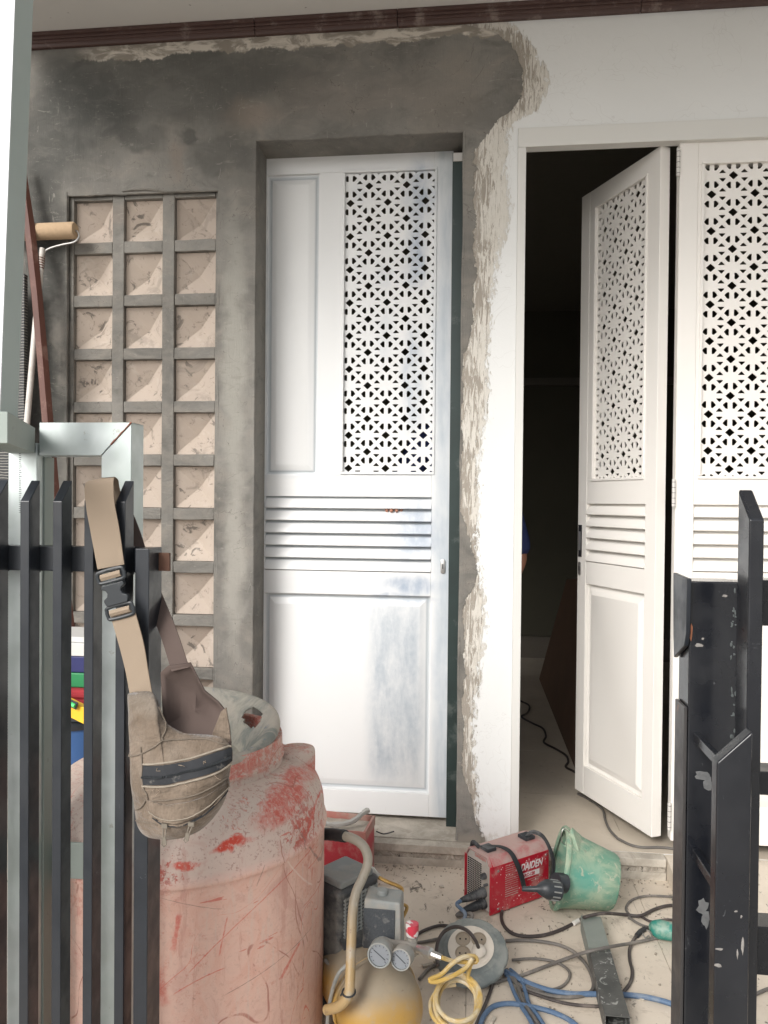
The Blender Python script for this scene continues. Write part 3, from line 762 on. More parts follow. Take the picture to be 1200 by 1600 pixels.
for (za, zb_) in ((zr-.040, zr), (.16, .20)):
    MB().box(xs_[0]-.03, exn-.0005, YF+BD+.0005, YF+BD+.030, za, zb_).build('rail', M_FENCE, fence, .0015)
px0, px1 = P(211, 1000, YF-.0).x, P(234, 1000, YF-.0).x
zp = P(230, 857, YF).z
MB().box(px0+.001, px1, YF-.004, YF+.046, 0, zp).build('post', M_FENCE, fence, .0015)
MB().box(px1+.0005, px1+.019, YF+.030, YF+.036, P(250, 895, YF).z, P(250, 866, YF).z).build('latch_tab', M_RUST, fence, .001, rough=.001, rs=60)

M_WELD = simple('painted_weld', (.022, .026, .03), .35, .1, .4, 90, .4)
for k, x in enumerate(xs_):
    for zz in (zr+.0005, zr-.0405):
        for xx in (x-.0006, x+BW+.0006):
            pts = [Vector((xx+random.uniform(-.0006, .0006), YF+BD+.001, zz-.016+i*.004)) for i in range(9)] if False else [Vector((xx, YF+BD+.0005, zr-.040+i*.0045)) for i in range(10)]
        MB().tube([Vector((x+i*BW/5, YF+BD+.001, zz)) for i in range(6)], [.0014+.0010*random.random() for _ in range(6)], 6).build('weld_bead', M_WELD, fence, smooth=True, rough=.0006, rs=200)
# ------------------------------------------------------------------ galvanised frame behind the fence
mt = Mat('galvanised_steel', .42, .65, .5)
n = mt.voronoi(45, rand=1.0, stretch=(1, 1, .7)); n2 = mt.noise(8, 4, .6)
c = mt.mix(n, (.52, .57, .57), (.66, .71, .71)); c = mt.mix(mt.rng(n2, .35, .7), c, (.50, .56, .54))
c = mt.mix(mt.rng(mt.noise(26, 5, .7), .66, .71, 0, .6), c, (.30, .28, .22))
mt.col(c); mt.rough(mt.rng(mt.noise(12, 4), .3, .7, .35, .6)); mt.bump(n2, .1, .002); M_GALV = mt.m
mt = Mat('dull_shaded_galvanised', .65, .25, .4)
c = mt.mix(mt.noise(10, 5), (.28, .32, .295), (.36, .40, .37)); c = mt.mix(mt.rng(mt.noise(40, 5, .7), .62, .7, 0, .5), c, (.2, .2, .17)); mt.col(c); M_GALV2 = mt.m
M_POSTGLARE = simple('overexposed_post_face', (.74, .76, .78), .45, 0, .05, 10, .05)  # front of the galvanised post: overexposure put into the base colour
YG = -1.225
gf = thing('galvanised_frame', 'galvanised steel frame behind the black slat fence, a tall brightly lit post leaning from its corner', 'metal frame', (P(100, 860, YG).x, YG, 0))
q = lambda x, y, Y=YG: P(x, y, Y)
tx0, tx1 = q(61, 690).x, q(205, 690).x; tz1, tz0 = q(130, 660).z, q(130, 712).z
w_ = tz1-tz0; gd = .012
rx0 = q(157, 800).x
# mitred top rail and right upright
MB().prism([(tx0, tz0), (rx0, tz0), (tx1, tz1), (tx0, tz1)], 'y', YG, YG+.05).build('top_rail', M_GALV, gf, .0015)
MB().prism([(rx0+.0006, tz0-.0004), (rx0+.0006, .0), (tx1, .0), (tx1, tz1-.0010)], 'y', YG+.0005, YG+.0495).build('upright', M_GALV, gf, .0015)
MB().box(q(12, 800).x, q(57, 800).x, YG+.001, YG+.049, 0, q(30, 692).z).build('upright', M_GALV, gf, .0015)
MB().box(q(60.5, 800, YG+.02).x, q(70, 800, YG+.02).x, YG+.02, YG+.05, 0, tz0-.001).build('stiffener', M_GALV2, gf, .001)
zl0, zl1 = q(100, 1372, YG+.051).z, q(100, 1316, YG+.051).z
MB().box(q(14, 900, YG+.05).x, rx0+.03, YG+.0505, YG+.056, zl0, zl1).build('lower_strap', M_GALV2, gf, .001)
# weld beads and stains at the mitre
wbz = MB(); wp = [Vector((rx0, YG-.0005, tz0)).lerp(Vector((tx1, YG-.0005, tz1)), t) for t in [i/9 for i in range(10)]]
wbz.tube(wp[3:], [.0006+.0016*random.random() for _ in wp[3:]], 6).build('weld_bead', simple('weld_rust', (.30, .13, .09), .8, .2, .4, 60), gf, smooth=True, rough=.001, rs=120)
# stub running toward the camera from the corner
a1, a2 = F(-14, 668, 1.03), q(34, 688)
MB().obox(((a1+a2)/2), (a2-a1)/2, Vector((.024, 0, 0)), Vector((0, 0, .0215))).build('corner_arm', M_GALV2, gf, .0015)  # darker steel puts the shade on this arm into its colour
# mill stamp on the left upright
st = MB()
for k in range(34):
    zz = q(30, 700).z-.003-k*.0032
    st.box(q(30, 800).x-.001, q(30, 800).x+random.uniform(.001, .0045), YG+.0004, YG+.0009, zz-.0007, zz+.0002)
st.build('mill_stamp', M_BLACKMETAL, gf)
# leaning post welded on the corner arm (glare painted on outer face, inner side grey-green)
YP = -1.385
tA, tB = P(23, 0, YP), P(-1, 655, YP)
dirp = (tA-tB)/(tA.z-tB.z)
top = tB+dirp*(2.62-tB.z); bot = tB+dirp*(-.006)
wv = Vector((.05, 0, 0)); dv_ = Vector((0, .045, 0))
def slant(p0, p1, w, d): 
    vs_ = [p0-w, p0, p0+d, p0-w+d, p1-w, p1, p1+d, p1-w+d]
    return MB().add(vs_, [(0,3,2,1),(4,5,6,7),(0,1,5,4),(1,2,6,5),(2,3,7,6),(3,0,4,7)])
slant(bot, top, wv, dv_*.04).build('post_face', M_POSTGLARE, gf)
slant(bot+Vector((-.0003, .0022, 0)), top+Vector((-.0003, .0022, 0)), wv*.98, dv_).build('leaning_post', simple('shaded_post_side', (.40, .46, .44), .55, .1, .08, 8), gf, .001)

# ------------------------------------------------------------------ black gate leaf (right)
gate = thing('black_gate', 'glossy black steel gate leaf with a wide scuffed post at the right edge', 'gate', (P(1120, 1400, -1.50).x, -1.5, 0))
YQ = -1.50
gq = lambda x, y, Y=YQ: P(x, y, Y)
zg = gq(1120, 909).z
gx_a, gx_b = gq(1074, 1200).x, gq(1150, 1200).x
MB().box(gx_a, gx_b, YQ, YQ+.045, 0, zg).build('post', M_GATE, gate, .002)
MB().box(gx_b+.0006, gx_b+.024, YQ+.012, YQ+.045, 0, zg-.001).build('post', M_GATE, gate, .0015)
# latch plate folded on the post's left edge
latp = [(gx_a-.0005, zg+.006), (gx_a-.0005, gq(1070, 1015).z)]
ply = [(YQ-.010, zg+.004), (YQ+.052, zg+.006), (YQ+.050, zg-.075), (YQ+.044, zg-.1), (YQ-.001, gq(1066, 1015).z+.005), (YQ-.009, zg-.06)]
MB().prism(ply, 'x', gx_a-.006, gx_a-.0006).build('latch_plate', M_FENCE, gate, .0012, rough=.001, rs=30)
MB().box(gx_a-.0045, gx_a-.0006, YQ+.0, YQ+.042, .02, gq(1066, 1105).z).build('edge_strip', black_paint('edge_black', (.03, .028, .028), .45, .3, rust=.8), gate, .001)
# tall bar with slanted top
YB = -1.60
bx0, bx1 = gq(1170, 900, YB).x, gq(1193.5, 900, YB).x
zf_, zb_ = gq(1182, 812, YB).z, gq(1170, 765, YB+.04).z
for k in range(0, 4):
    off = k*.062
    MB().prism([(YB, .05), (YB+.036, .05), (YB+.036, zb_), (YB, zf_)], 'x', bx0+off, bx1+off).build('bar', M_GATE, gate, .0018)
# rails behind bars
for (ya, yb) in ((907, 979), (1208, 1245), (1452, 1528)):
    MB().box(gx_b+.0245, gx_b+.50, YQ+.005, YQ+.040, gq(1190, yb).z, gq(1190, ya).z).build('rail', M_GATE, gate, .0015)
MB().box(gx_a+.52, gx_a+.575, YQ, YQ+.045, 0, zg).build('post', M_GATE, gate, .002)
# broad flat bar in front
YN = -1.655
nx0, nx1 = gq(1119, 1300, YN).x, gq(1174, 1300, YN).x
za_, zb2 = gq(1119, 1192, YN).z, gq(1174, 1143, YN).z
MB().prism([(nx0, .03), (nx1, .03), (nx1, zb2), (nx0, za_)], 'y', YN, YN+.018).build('flat_bar', M_GATE, gate, .002)
for yy in (1225, 1440):
    MB().box(nx0+.020, nx1-.006, YN+.0185, YQ-.0005, gq(1140, yy+9, YN).z, gq(1140, yy-9, YN).z).build('spacer', M_GATE, gate, .001)
# chipped paint and weld spatter
ch = MB()
def splat(x, y, Y, rx, rz, th=.0006, n=9):
    c_ = P(x, y, Y); vs_ = []
    for i in range(n):
        a = 2*math.pi*i/n; r_ = random.uniform(.6, 1.15)
        vs_.append((c_.x+math.cos(a)*rx*r_, Y-th, c_.z+math.sin(a)*rz*r_))
    vs_.append((c_.x, Y-th*1.6, c_.z)); vs_ += [(v[0], Y+.0003, v[2]) for v in vs_[:n]]
    ch.add(vs_, [(i, (i+1) % n, n) for i in range(n)]+[(i, n+1+i, n+1+(i+1) % n, (i+1) % n) for i in range(n)])
M_FILL = simple('bare_filler', (.24, .225, .21), .7, 0, .5, 300)
for a_ in ((1092, 1008, YQ, .006, .003), (1098, 998, YQ, .002, .0015), (1132, 931, YQ, .003, .0015)):
    ch = MB(); splat(*a_); ch.build('paint_chip', M_FILL, gate, smooth=True)
ch = MB(); splat(1079, 988, YQ, .0028, .010); ch.build('rust_chip', simple('rust_orange', (.38, .15, .08), .8, 0, .3, 90), gate, smooth=True)
ch = MB()
for k in range(26):
    splat(1147+random.uniform(-5, 3), random.uniform(920, 1180), YQ-.0002, random.uniform(.0006, .0016), random.uniform(.0008, .004))
ch.build('weld_spatter', simple('weld_glint', (.16, .18, .18), .3, .5), gate, smooth=True)['kind'] = 'stuff'

M_SMR = Mat('smeared_filler', .7); M_SMR.col(M_SMR.mix(M_SMR.noise(70, 5, .7), (.03, .032, .036), (.22, .225, .225))); M_SMR = M_SMR.m
for (x, y, rx, rz) in ((1098, 1212, .010, .006), (1106, 1224, .006, .009), (1098, 1418, .007, .012), (1103, 1436, .005, .012)):
    ch = MB(); splat(x, y, YQ, rx, rz, .0005, 13); ch.build('filler_smear', M_SMR, gate, smooth=True)
for (x, y, rx, rz) in ((1124, 1483, .0045, .0012), (1160, 1478, .0016, .009), (1152, 1490, .001, .006), (1122, 1508, .004, .002), (1150, 1424, .002, .001), (1158, 1432, .001, .002)):
    ch = MB(); splat(x, y, YN, rx, rz, .0004, 9); ch.build('paint_chip', M_FILL, gate, smooth=True)
# ------------------------------------------------------------------ canvas waist bag on the fence
mt = Mat('worn_canvas', .95, 0, .15)
n = mt.noise(14, 5, .65, .4); c = mt.mix(mt.rng(n, .3, .7), (.125, .094, .068), (.235, .185, .142))
c = mt.mix(mt.rng(mt.noise(6, 4, .6, off=(3, 3, 3)), .5, .68, 0, .55), c, (.265, .232, .193))
wv_ = mt.noise(420, 2, .5, stretch=(1, 1, .25)); c = mt.mix(mt.rng(wv_, .35, .65, 0, .14), c, (.1, .08, .065))
mt.col(c); fs_n = mt.noise(34, 4, .6, stretch=(1, 1, 1.6)); mt.bump(mt.math('ADD', mt.math('MULTIPLY', fs_n, 1), mt.math('ADD', mt.math('MULTIPLY', wv_, .2), mt.math('MULTIPLY', mt.noise(15, 3, .5, 1.2, stretch=(1, 1, 2.2)), 1.4))), .8, .006)
mt.b.inputs['Sheen Weight'].default_value = .25; M_CANVAS = mt.m
mt = Mat('brown_lining_canvas', .95, 0, .15); mt.col(mt.mix(mt.noise(9, 4), (.085, .062, .055), (.13, .10, .088))); mt.bump(mt.noise(28, 4), .4, .004); M_LINING = mt.m
mt = Mat('webbing', .9, 0, .2)
wvn = mt.nt.nodes.new('ShaderNodeTexWave'); wvn.wave_type = 'BANDS'; wvn.bands_direction = 'Z'; wvn.inputs['Scale'].default_value = 210; wvn.inputs['Distortion'].default_value = .6; mt.link(mt.pos, wvn.inputs['Vector'])
mt.col(mt.mix(mt.rng(wvn.outputs['Fac'], .2, .8), (.29, .225, .165), (.42, .335, .255))); mt.bump(wvn.outputs['Fac'], .5, .0015); M_WEB = mt.m
M_PLAS = simple('black_plastic', (.028, .033, .038), .42, 0, .15, 40, .1, .15, (.2, .2, .2))
M_ZIP = simple('black_zip_tape', (.02, .022, .026), .8, 0, .2, 120, .4, .2, (.3, .28, .25), ds=40)
M_STITCH = simple('stitching', (.30, .26, .21), .9, 0, .2, 90, .4)
M_SEAM = simple('seam_shadow_thread', (.17, .14, .11), .95)
bag = thing('waist_bag', 'worn taupe canvas waist bag hanging by its webbing strap from the black fence', 'bag', (P(280, 1200, -1.38).x, -1.38, P(280, 1310, -1.38).z))
YBG = -1.365
bp = lambda x, y, Y=YBG: P(x, y, Y)
out_px = [(199, 1090), (203, 1083), (222, 1080), (238, 1083), (247, 1100), (252, 1116), (262, 1130), (280, 1142), (300, 1147), (322, 1148), (344, 1151),
          (356, 1160), (364, 1176), (361, 1195), (358, 1215), (356, 1232), (349, 1255), (338, 1272), (322, 1290), (306, 1301), (285, 1307), (262, 1310), (242, 1308), (226, 1300), (217, 1282), (213, 1262), (209, 1235), (206, 1205), (203, 1170), (201, 1130)]
outl = [bp(x, y) for x, y in out_px]
outl = cr(outl, 3, True)
cen = bp(285, 1235)
def bulge(th_f, th_b, rings=14):
    n = len(outl); vs_ = []; fs_ = []
    for sgn, th in ((-1, th_f), (1, th_b)):
        base = len(vs_)
        for r in range(rings):
            k = 1-r/rings; 
            for p in outl:
                d = p-cen; q_ = cen+d*k
                hk = math.sqrt(max(0, 1-k**2.6))
                # deeper at the pouch bottom right, thin at the neck
                dep = th*hk*(.30+.70*max(0, min(1, (outl[0].z-q_.z)/(.12))))
                vs_.append(Vector((q_.x, YBG+sgn*dep, q_.z)))
        vs_.append(Vector((cen.x, YBG+sgn*th, cen.z)))
        for r in range(rings-1):
            for i in range(n):
                j = (i+1) % n; a = base+r*n+i; b = base+r*n+j
                fs_.append((a, b, b+n, a+n) if sgn < 0 else (b, a, a+n, b+n))
        for i in range(n):
            a = base+(rings-1)*n+i; b = base+(rings-1)*n+(i+1) % n
            fs_.append((a, b, len(vs_)-1) if sgn < 0 else (b, a, len(vs_)-1))
    return vs_, fs_
vs_, fs_ = bulge(.042, .022)
def wrink(v):
    f = mnoise.noise(Vector((v.x*22, v.y*22, v.z*30)))*.0050+mnoise.noise(Vector((v.x*60+v.z*40, 3, v.z*60)))*.0020
    # pocket step: lower pocket stands proud
    pz = bp(300, 1225).z
    return v + Vector((0, -f if v.y < YBG else f, 0))
vs_ = [wrink(v) for v in vs_]
bb = MB().add(vs_, fs_)
me = bpy.data.meshes.new('pouch'); me.from_pydata(bb.v, [], bb.f)
bm = bmesh.new(); bm.from_mesh(me); bmesh.ops.remove_doubles(bm, verts=bm.verts, dist=.0004); bmesh.ops.recalc_face_normals(bm, faces=bm.faces); bm.to_mesh(me)
bvh = BVHTree.FromBMesh(bm); bm.free()
me.materials.append(M_CANVAS)
for p_ in me.polygons: p_.use_smooth = True
pouch = link('pouch', me, bag)
def drape(pts, off=.0006, dense=6):
    out = []; nr = []
    for p in cr([bp(x, y) for x, y in pts], dense):
        h = bvh.ray_cast(Vector((p.x, YBG-.3, p.z)), Vector((0, 1, 0)))
        if h[0] is not None: out.append(h[0]+h[1]*off); nr.append(h[1])
        else: out.append(Vector((p.x, YBG-.002, p.z))); nr.append(Vector((0, -1, 0)))
    return out, nr
def strip(name, top, botm, mat, off, par, th=.0012, rows_=4):
    ta, tn = drape(top, off, 8); ba, bn = drape(botm, off, 8); m_ = MB(); n = min(len(ta), len(ba)); vs2 = []
    for i in range(n):
        for r in range(rows_+1):
            p = ta[i].lerp(ba[i], r/rows_); h = bvh.ray_cast(Vector((p.x, YBG-.3, p.z)), Vector((0, 1, 0)))
            y_ = (h[0].y if h[0] is not None else p.y)-off
            vs2.append(Vector((p.x, y_, p.z)))
    k = len(vs2); vs2 += [v+Vector((0, th, 0)) for v in vs2]
    fs2 = []
    w2 = rows_+1
    for i in range(n-1):
        for r in range(rows_):
            a = i*w2+r; fs2.append((a, a+1, a+1+w2, a+w2)); fs2.append((k+a, k+a+w2, k+a+1+w2, k+a+1))
    for i in range(n-1):
        a = i*w2; fs2 += [(a, a+w2, a+w2+k, a+k), (a+rows_, a+rows_+k, a+rows_+w2+k, a+rows_+w2)]
    for r in range(rows_):
        a = r; fs2.append((a, a+k, a+1+k, a+1)); a = (n-1)*w2+r; fs2.append((a, a+1, a+1+k, a+k))
    return m_.add(vs2, fs2).build(name, mat, par, smooth=True)
zipb = strip('zip_band', [(238, 1186), (270, 1184), (310, 1179), (345, 1170), (363, 1168)], [(239, 1212), (275, 1210), (315, 1203), (350, 1195), (362, 1188)], M_ZIP, .0015, bag, .002)
tp, tn = drape([(239, 1201), (275, 1199), (315, 1192), (350, 1184), (360, 1180)], .0032, 12)
zt = MB()
for i in range(0, len(tp)-1):
    for k in range(2):
        c_ = tp[i].lerp(tp[i+1], k/2); zt.obox(c_, Vector((.0005, 0, 0)), Vector((0, .0008, 0)), Vector((0, 0, .0014)))
zt.build('zip_teeth', M_PLAS, zipb)['kind'] = 'stuff'
# frayed binding of the band and pocket seams
def seam(name, pts, r, mat, off=.0012, rgh=.0004):
    p_, n_ = drape(pts, off, 8); return MB().tube(p_, r, 6).build(name, mat, bag, smooth=True, rough=rgh, rs=200)
for s_ in ([(237, 1184), (270, 1181), (310, 1176), (345, 1167), (362, 1165)], [(239, 1214), (275, 1213), (315, 1206), (350, 1198), (361, 1191)]):
    seam('binding', s_, .0014, M_STITCH)
seam('seam', [(203, 1178), (225, 1172), (250, 1160), (263, 1150)], .0011, M_SEAM)
seam('seam', [(249, 1104), (256, 1120), (263, 1137), (262, 1150), (285, 1152), (330, 1154), (356, 1163)], .0010, M_SEAM)
seam('seam', [(231, 1160), (236, 1186), (241, 1215), (247, 1228), (238, 1245), (224, 1255)], .0011, M_SEAM)
seam('seam', [(247, 1236), (280, 1233), (320, 1226), (357, 1212)], .0009, M_SEAM)
seam('seam', [(222, 1273), (250, 1270), (262, 1272)], .0009, M_SEAM)
seam('pocket_edge', [(247, 1228), (252, 1250), (264, 1266), (290, 1272), (318, 1266), (340, 1250), (357, 1228)], .0019, M_CANVAS, .0012)
strip('pocket_flap', [(246, 1232), (270, 1240), (300, 1238), (335, 1228), (357, 1214)], [(256, 1256), (272, 1266), (300, 1266), (330, 1252), (356, 1228)], M_CANVAS, .0032, bag, .003, 3)
seam('pocket_zip', [(256, 1260), (272, 1270), (298, 1272), (328, 1260), (356, 1234)], .0017, M_ZIP, .0016)
for s_ in ([(252, 1250), (272, 1261), (300, 1261), (332, 1247), (356, 1226)],):
    seam('binding', s_, .0007, M_STITCH, .0045)
def puller(x, y, L, lean):
    a = drape([(x, y), (x+1, y+1)], .004, 1)[0][0]
    o = MB(); dd = Vector((lean, -.1, -1)).normalized(); sd_ = Vector((1, 0, 0))
    o.obox(a, sd_*.0042, Vector((0, .002, 0)), Vector((0, 0, .003)))
    p1, p2 = a+dd*.004, a+dd*L
    o.tube([p1+sd_*.0022, p1.lerp(p2, .5)+sd_*.0016, p2+sd_*.003, p2+dd*.003, p2-sd_*.003, p1.lerp(p2, .5)-sd_*.0016, p1-sd_*.0022], .0010, 6)
    o.obox(p1.lerp(p2, .75), sd_*.0022, Vector((0, .0006, 0)), Vector((0, 0, L*.22)))
    return o.build('zip_puller', simple('tarnished_puller', (.26, .23, .19), .45, .5, .3, 60), bag, smooth=True)
puller(276, 1271, .026, .0); puller(311, 1270, .024, -.3)
# loose threads
th_ = MB()
for (x, y) in ((240, 1216), (262, 1214), (300, 1208), (340, 1199), (358, 1190), (262, 1188), (330, 1180), (296, 1186)):
    p0 = drape([(x, y), (x+1, y)], .002, 1)[0][0]; q_ = [p0]
    for k in range(4): q_.append(q_[-1]+Vector((random.uniform(-.004, .006), random.uniform(-.003, .001), random.uniform(-.005, .002))))
    th_.tube(cr(q_, 4), .0003, 4)
th_.build('loose_thread', M_WEB, bag)['kind'] = 'stuff'
# rear wing: dark lining rising behind to the strap
wing = [(251, 1052), (262, 1042), (297, 1037), (318, 1080), (340, 1098), (352, 1112), (357, 1135), (361, 1168), (330, 1175), (280, 1168), (256, 1135)]
wv3 = []; yw = lambda x, y: YBG+.030+.012*math.sin((y-1040)/40)-.022*max(0, (y-1100)/60)
for (x, y) in wing: wv3.append(P(x, y, yw(x, y)))
n = len(wv3)
gw = MB(); K = 8; c0 = P(305, 1110, YBG+.045)
vv = []
for r in range(K+1):
    for p in wv3: vv.append(c0.lerp(p, 1-r/(K+.0001)) + Vector((0, .012*math.sin(math.pi*r/K), 0)))
ff = [(r*n+i, r*n+(i+1) % n, (r+1)*n+(i+1) % n, (r+1)*n+i) for r in range(K) for i in range(n)]
gw.add(vv, ff); wo_ = gw.build('rear_wing', M_LINING, bag, smooth=True); so = wo_.modifiers.new('s', 'SOLIDIFY'); so.thickness = .003
wl = MB(); a = [P(x, y, YBG+.012) for x, y in ((331, 1148), (345, 1112), (353, 1106), (358, 1135), (361, 1163), (345, 1160))]
wl.add(a+[p+Vector((0, .004, 0)) for p in a], [(0,1,2,3,4,5), (11,10,9,8,7,6)]+[(i, i+6, (i+1) % 6+6, (i+1) % 6) for i in range(6)]); wl.build('side_gusset', M_CANVAS, bag, .001, rough=.001, rs=40)
# front strap
yS = YF-.008
def sp(x, y, dy=0): return P(x, y, yS+dy)
front = [((152, 748), (178, 746), .0), ((133, 756), (177, 757), -.006), ((134, 790), (179, 788), -.007), ((141, 830), (186, 826), -.007), ((152, 890), (194, 882), -.010)]
lowr = [((172, 962), (210, 952), -.014), ((186, 1010), (224, 1004), -.020), ((196, 1050), (231, 1046), -.026), ((203, 1088), (238, 1086), -.034)]
def strap(rows2, name, mat, th=.0022, back=0):
    def side(ix): return cr([P(r[ix][0], r[ix][1], yS+r[2]) for r in rows2], 8)
    l, r = side(0), side(1); n = len(l); m_ = MB(); vs2 = []
    for i in range(n):
        nrm = Vector((0, 1, 0))
        vs2 += [l[i], r[i], r[i]+nrm*th, l[i]+nrm*th]
    fs2 = [(3,2,1,0), tuple((n-1)*4+k for k in range(4))]
    for i in range(n-1):
        for k in range(4): fs2.append((i*4+k, i*4+(k+1) % 4, (i+1)*4+(k+1) % 4, (i+1)*4+k))
    return m_.add(vs2, fs2).build(name, mat, bag, .0006)
strap(front, 'strap', M_WEB); strap(lowr, 'strap', M_WEB)
# strap passing over the bar and down behind
ov = [((152, 747), (179, 745), -.0), ((156, 746), (184, 750), .018), ((160, 752), (186, 762), .036), ((172, 790), (192, 785), .040)]
strap(ov, 'strap', M_WEB)
MB().ribbon(cr([P(182, 775, YF+.034), P(205, 830, YF+.055), P(228, 900, YF+.062), P(262, 985, YF+.02), P(282, 1046, YBG+.032)], 8), (.95, 0, .25), .029, (0, 1, 0), .0022).build('rear_strap', M_LINING, bag, .0006)
# side release buckle
bk = MB(); bc = P(180, 925, yS-.016); bx_ = (P(199, 920, yS-.016)-P(162, 930, yS-.016)).normalized(); bx_.y = 0; bx_.normalize(); bz_ = Vector((-bx_.z, 0, bx_.x))
def bpol(pts, th, nm, par, y0=0):
    o = MB(); n = len(pts); vs2 = [bc+bx_*p[0]+bz_*p[1]+Vector((0, y0-th/2, 0)) for p in pts]+[bc+bx_*p[0]+bz_*p[1]+Vector((0, y0+th/2, 0)) for p in pts]
    o.add(vs2, [tuple(range(n)), tuple(range(2*n-1, n-1, -1))]+[(i, i+n, (i+1) % n+n, (i+1) % n) for i in range(n)]); return o.build(nm, M_PLAS, par, .0015, seg=3)
m_ = .001
body = [(-17, -24), (17, -24), (20, -14), (19, -10), (13, -6), (11, 0), (13, 6), (19, 10), (18, 17), (-18, 17), (-19, 10), (-13, 6), (-11, 0), (-13, -6), (-19, -10), (-20, -14)]
bo = bpol([(a*m_, b*m_*.8) for a, b in body], .009, 'buckle', bag)
def frame(cz, h, w=.021):
    o = MB(); c_ = bc+bz_*cz
    pts = [c_+bx_*w*sx_+bz_*h*sz_ for sx_, sz_ in ((-1, -1), (1, -1), (1, 1), (-1, 1))]
    o.tube(cr([pts[0].lerp(pts[1], .1), pts[0].lerp(pts[1], .9), pts[1].lerp(pts[2], .3), pts[1].lerp(pts[2], .7), pts[2].lerp(pts[3], .1), pts[2].lerp(pts[3], .9), pts[3].lerp(pts[0], .3), pts[3].lerp(pts[0], .7)], 5, True), .0028, 8, closed=True)
    o.build('buckle_frame', M_PLAS, bag, smooth=True)
frame(.026, .0085); frame(-.030, .009)
for cz in (.026, -.030):
    MB().ribbon([bc+bz_*(cz+.005)+Vector((0, -.001, 0)), bc+bz_*cz+Vector((0, -.0035, 0)), bc+bz_*(cz-.005)+Vector((0, -.001, 0))], bx_, .033, (0, 1, 0), .002).build('strap_fold', M_WEB, bag, .0006)
# ------------------------------------------------------------------ red plastic tank with a basin in its mouth
TX, TY, TR = -.594, -.885, .292
mt = Mat('dusty_red_plastic', .78, spec=.3)
n = mt.noise(5, 5, .65, .5); n2 = mt.noise(75, 6, .80, .4); n3 = mt.noise(12, 5, .68, 1.0, off=(4, 2, 1)); n4 = mt.noise(130, 4, .7)
dustc = mt.mix(mt.rng(n3, .35, .65), (.66, .40, .325), (.72, .52, .435)); ab = mt.rng(mt.Z, .465, .49); dustc = mt.mix(mt.math('MULTIPLY', ab, .75), dustc, (.60, .515, .465))
c = mt.mix(mt.rng(n3, .48, .68, 0, .5), dustc, (.50, .24, .20))
topd = mt.rng(mt.Z, .50, .585); c = mt.mix(mt.math('MULTIPLY', topd, .75), c, (.54, .46, .40))
msk = mt.rng(mt.math('ADD', mt.math('MULTIPLY', n, .5), mt.math('MULTIPLY', n2, .5)), .55, .585); msk = mt.math('MULTIPLY', msk, mt.rng(ab, 0, 1, .35, 1))
c = mt.mix(mt.math('MULTIPLY', msk, mt.rng(mt.Z, .62, .5, .35, .85)), c, (.46, .075, .055))
necky = mt.rng(mt.Z, .60, .612); nn = mt.rng(n2, .42, .56); c = mt.mix(mt.math('MULTIPLY', mt.math('MULTIPLY', necky, nn), .6), c, (.52, .14, .10))
spk = mt.rng(n4, .56, .62); c = mt.mix(mt.math('MULTIPLY', spk, mt.rng(ab, 0, 1, .18, .6)), c, (.34, .19, .165))
gr = mt.rng(mt.noise(36, 6, .75, 1.6, off=(7, 1, 3)), .66, .69); c = mt.mix(mt.math('MULTIPLY', gr, .6), c, (.20, .15, .13))
for (x, y, rx, ry, k) in ((355, 1330, 34, 12, 1), (292, 1350, 26, 10, .9), (415, 1300, 38, 34, .6), (500, 1300, 16, 60, .5), (260, 1530, 16, 40, .5), (330, 1230, 60, 30, .4)):
    p = F(x, y, 1.36); b = mt.blob(p.x, p.z, rx/880, ry/880, .5, .05, 16); c = mt.mix(mt.math('MULTIPLY', b, mt.math('MULTIPLY', mt.rng(n2, .40, .5, .3, 1), k)), c, (.56, .075, .05))
for (st_, rot_, lo) in (((1, 1, 6), (0, .6, 0), .7), ((1, 1, 7), (0, -.75, .3), .7), ((6, 6, .9), (0, .08, .5), .71)):
    sc = mt.rng(mt.noise(9, 3, .6, .2, stretch=st_, rot=rot_), lo, lo+.012); c = mt.mix(mt.math('MULTIPLY', sc, .7), c, (.55, .12, .09))
for (x, y, dg_, L, w, bd, col_) in ((375, 1448, 38, 110, 1.3, .6, 0), (440, 1420, -70, 48, 1.0, 0, 1), (455, 1400, -78, 70, .8, .8, 2), (345, 1470, 80, 32, 1.4, 0, 0), (470, 1420, 25, 22, 1.6, -5, 0), (500, 1470, -72, 40, 1.8, 1, 0),
        (455, 1330, 85, 34, 1.6, 0, 0), (310, 1530, 20, 40, 1.2, 2, 0), (400, 1550, 15, 60, 1.0, 0, 2), (280, 1450, 80, 30, 5, 0, 0), (470, 1480, 5, 26, 1.4, 4, 0), (395, 1390, 70, 18, 1.0, 0, 2), (300, 1410, -20, 50, .8, 0, 2), (430, 1560, 60, 24, 2.6, 0, 0)):
    p = F(x, y, 1.36); sm_ = mt.scratch(p.x, p.z, R_(dg_), L/880, w/880, bd)
    c = mt.mix(mt.math('MULTIPLY', sm_, mt.rng(n2, .35, .6, .3, .75)), c, ((.58, .10, .075), (.75, .62, .55), (.26, .17, .15))[col_])
for (sc_, of_, wd) in ((3.1, (1, 4, 2), .0016), (2.2, (7, 2, 9), .0022), (5.0, (3, 3, 6), .0018)):
    ln_ = mt.rng(mt.math('ABSOLUTE', mt.math('SUBTRACT', mt.noise(sc_, 2, .4, .4, off=of_, stretch=(1, 1, .8)), .5)), wd, wd*.3)
    c = mt.mix(mt.math('MULTIPLY', ln_, mt.rng(n3, .42, .55, 0, .75)), c, (.36, .13, .10) if sc_ < 4 else (.60, .10, .07))
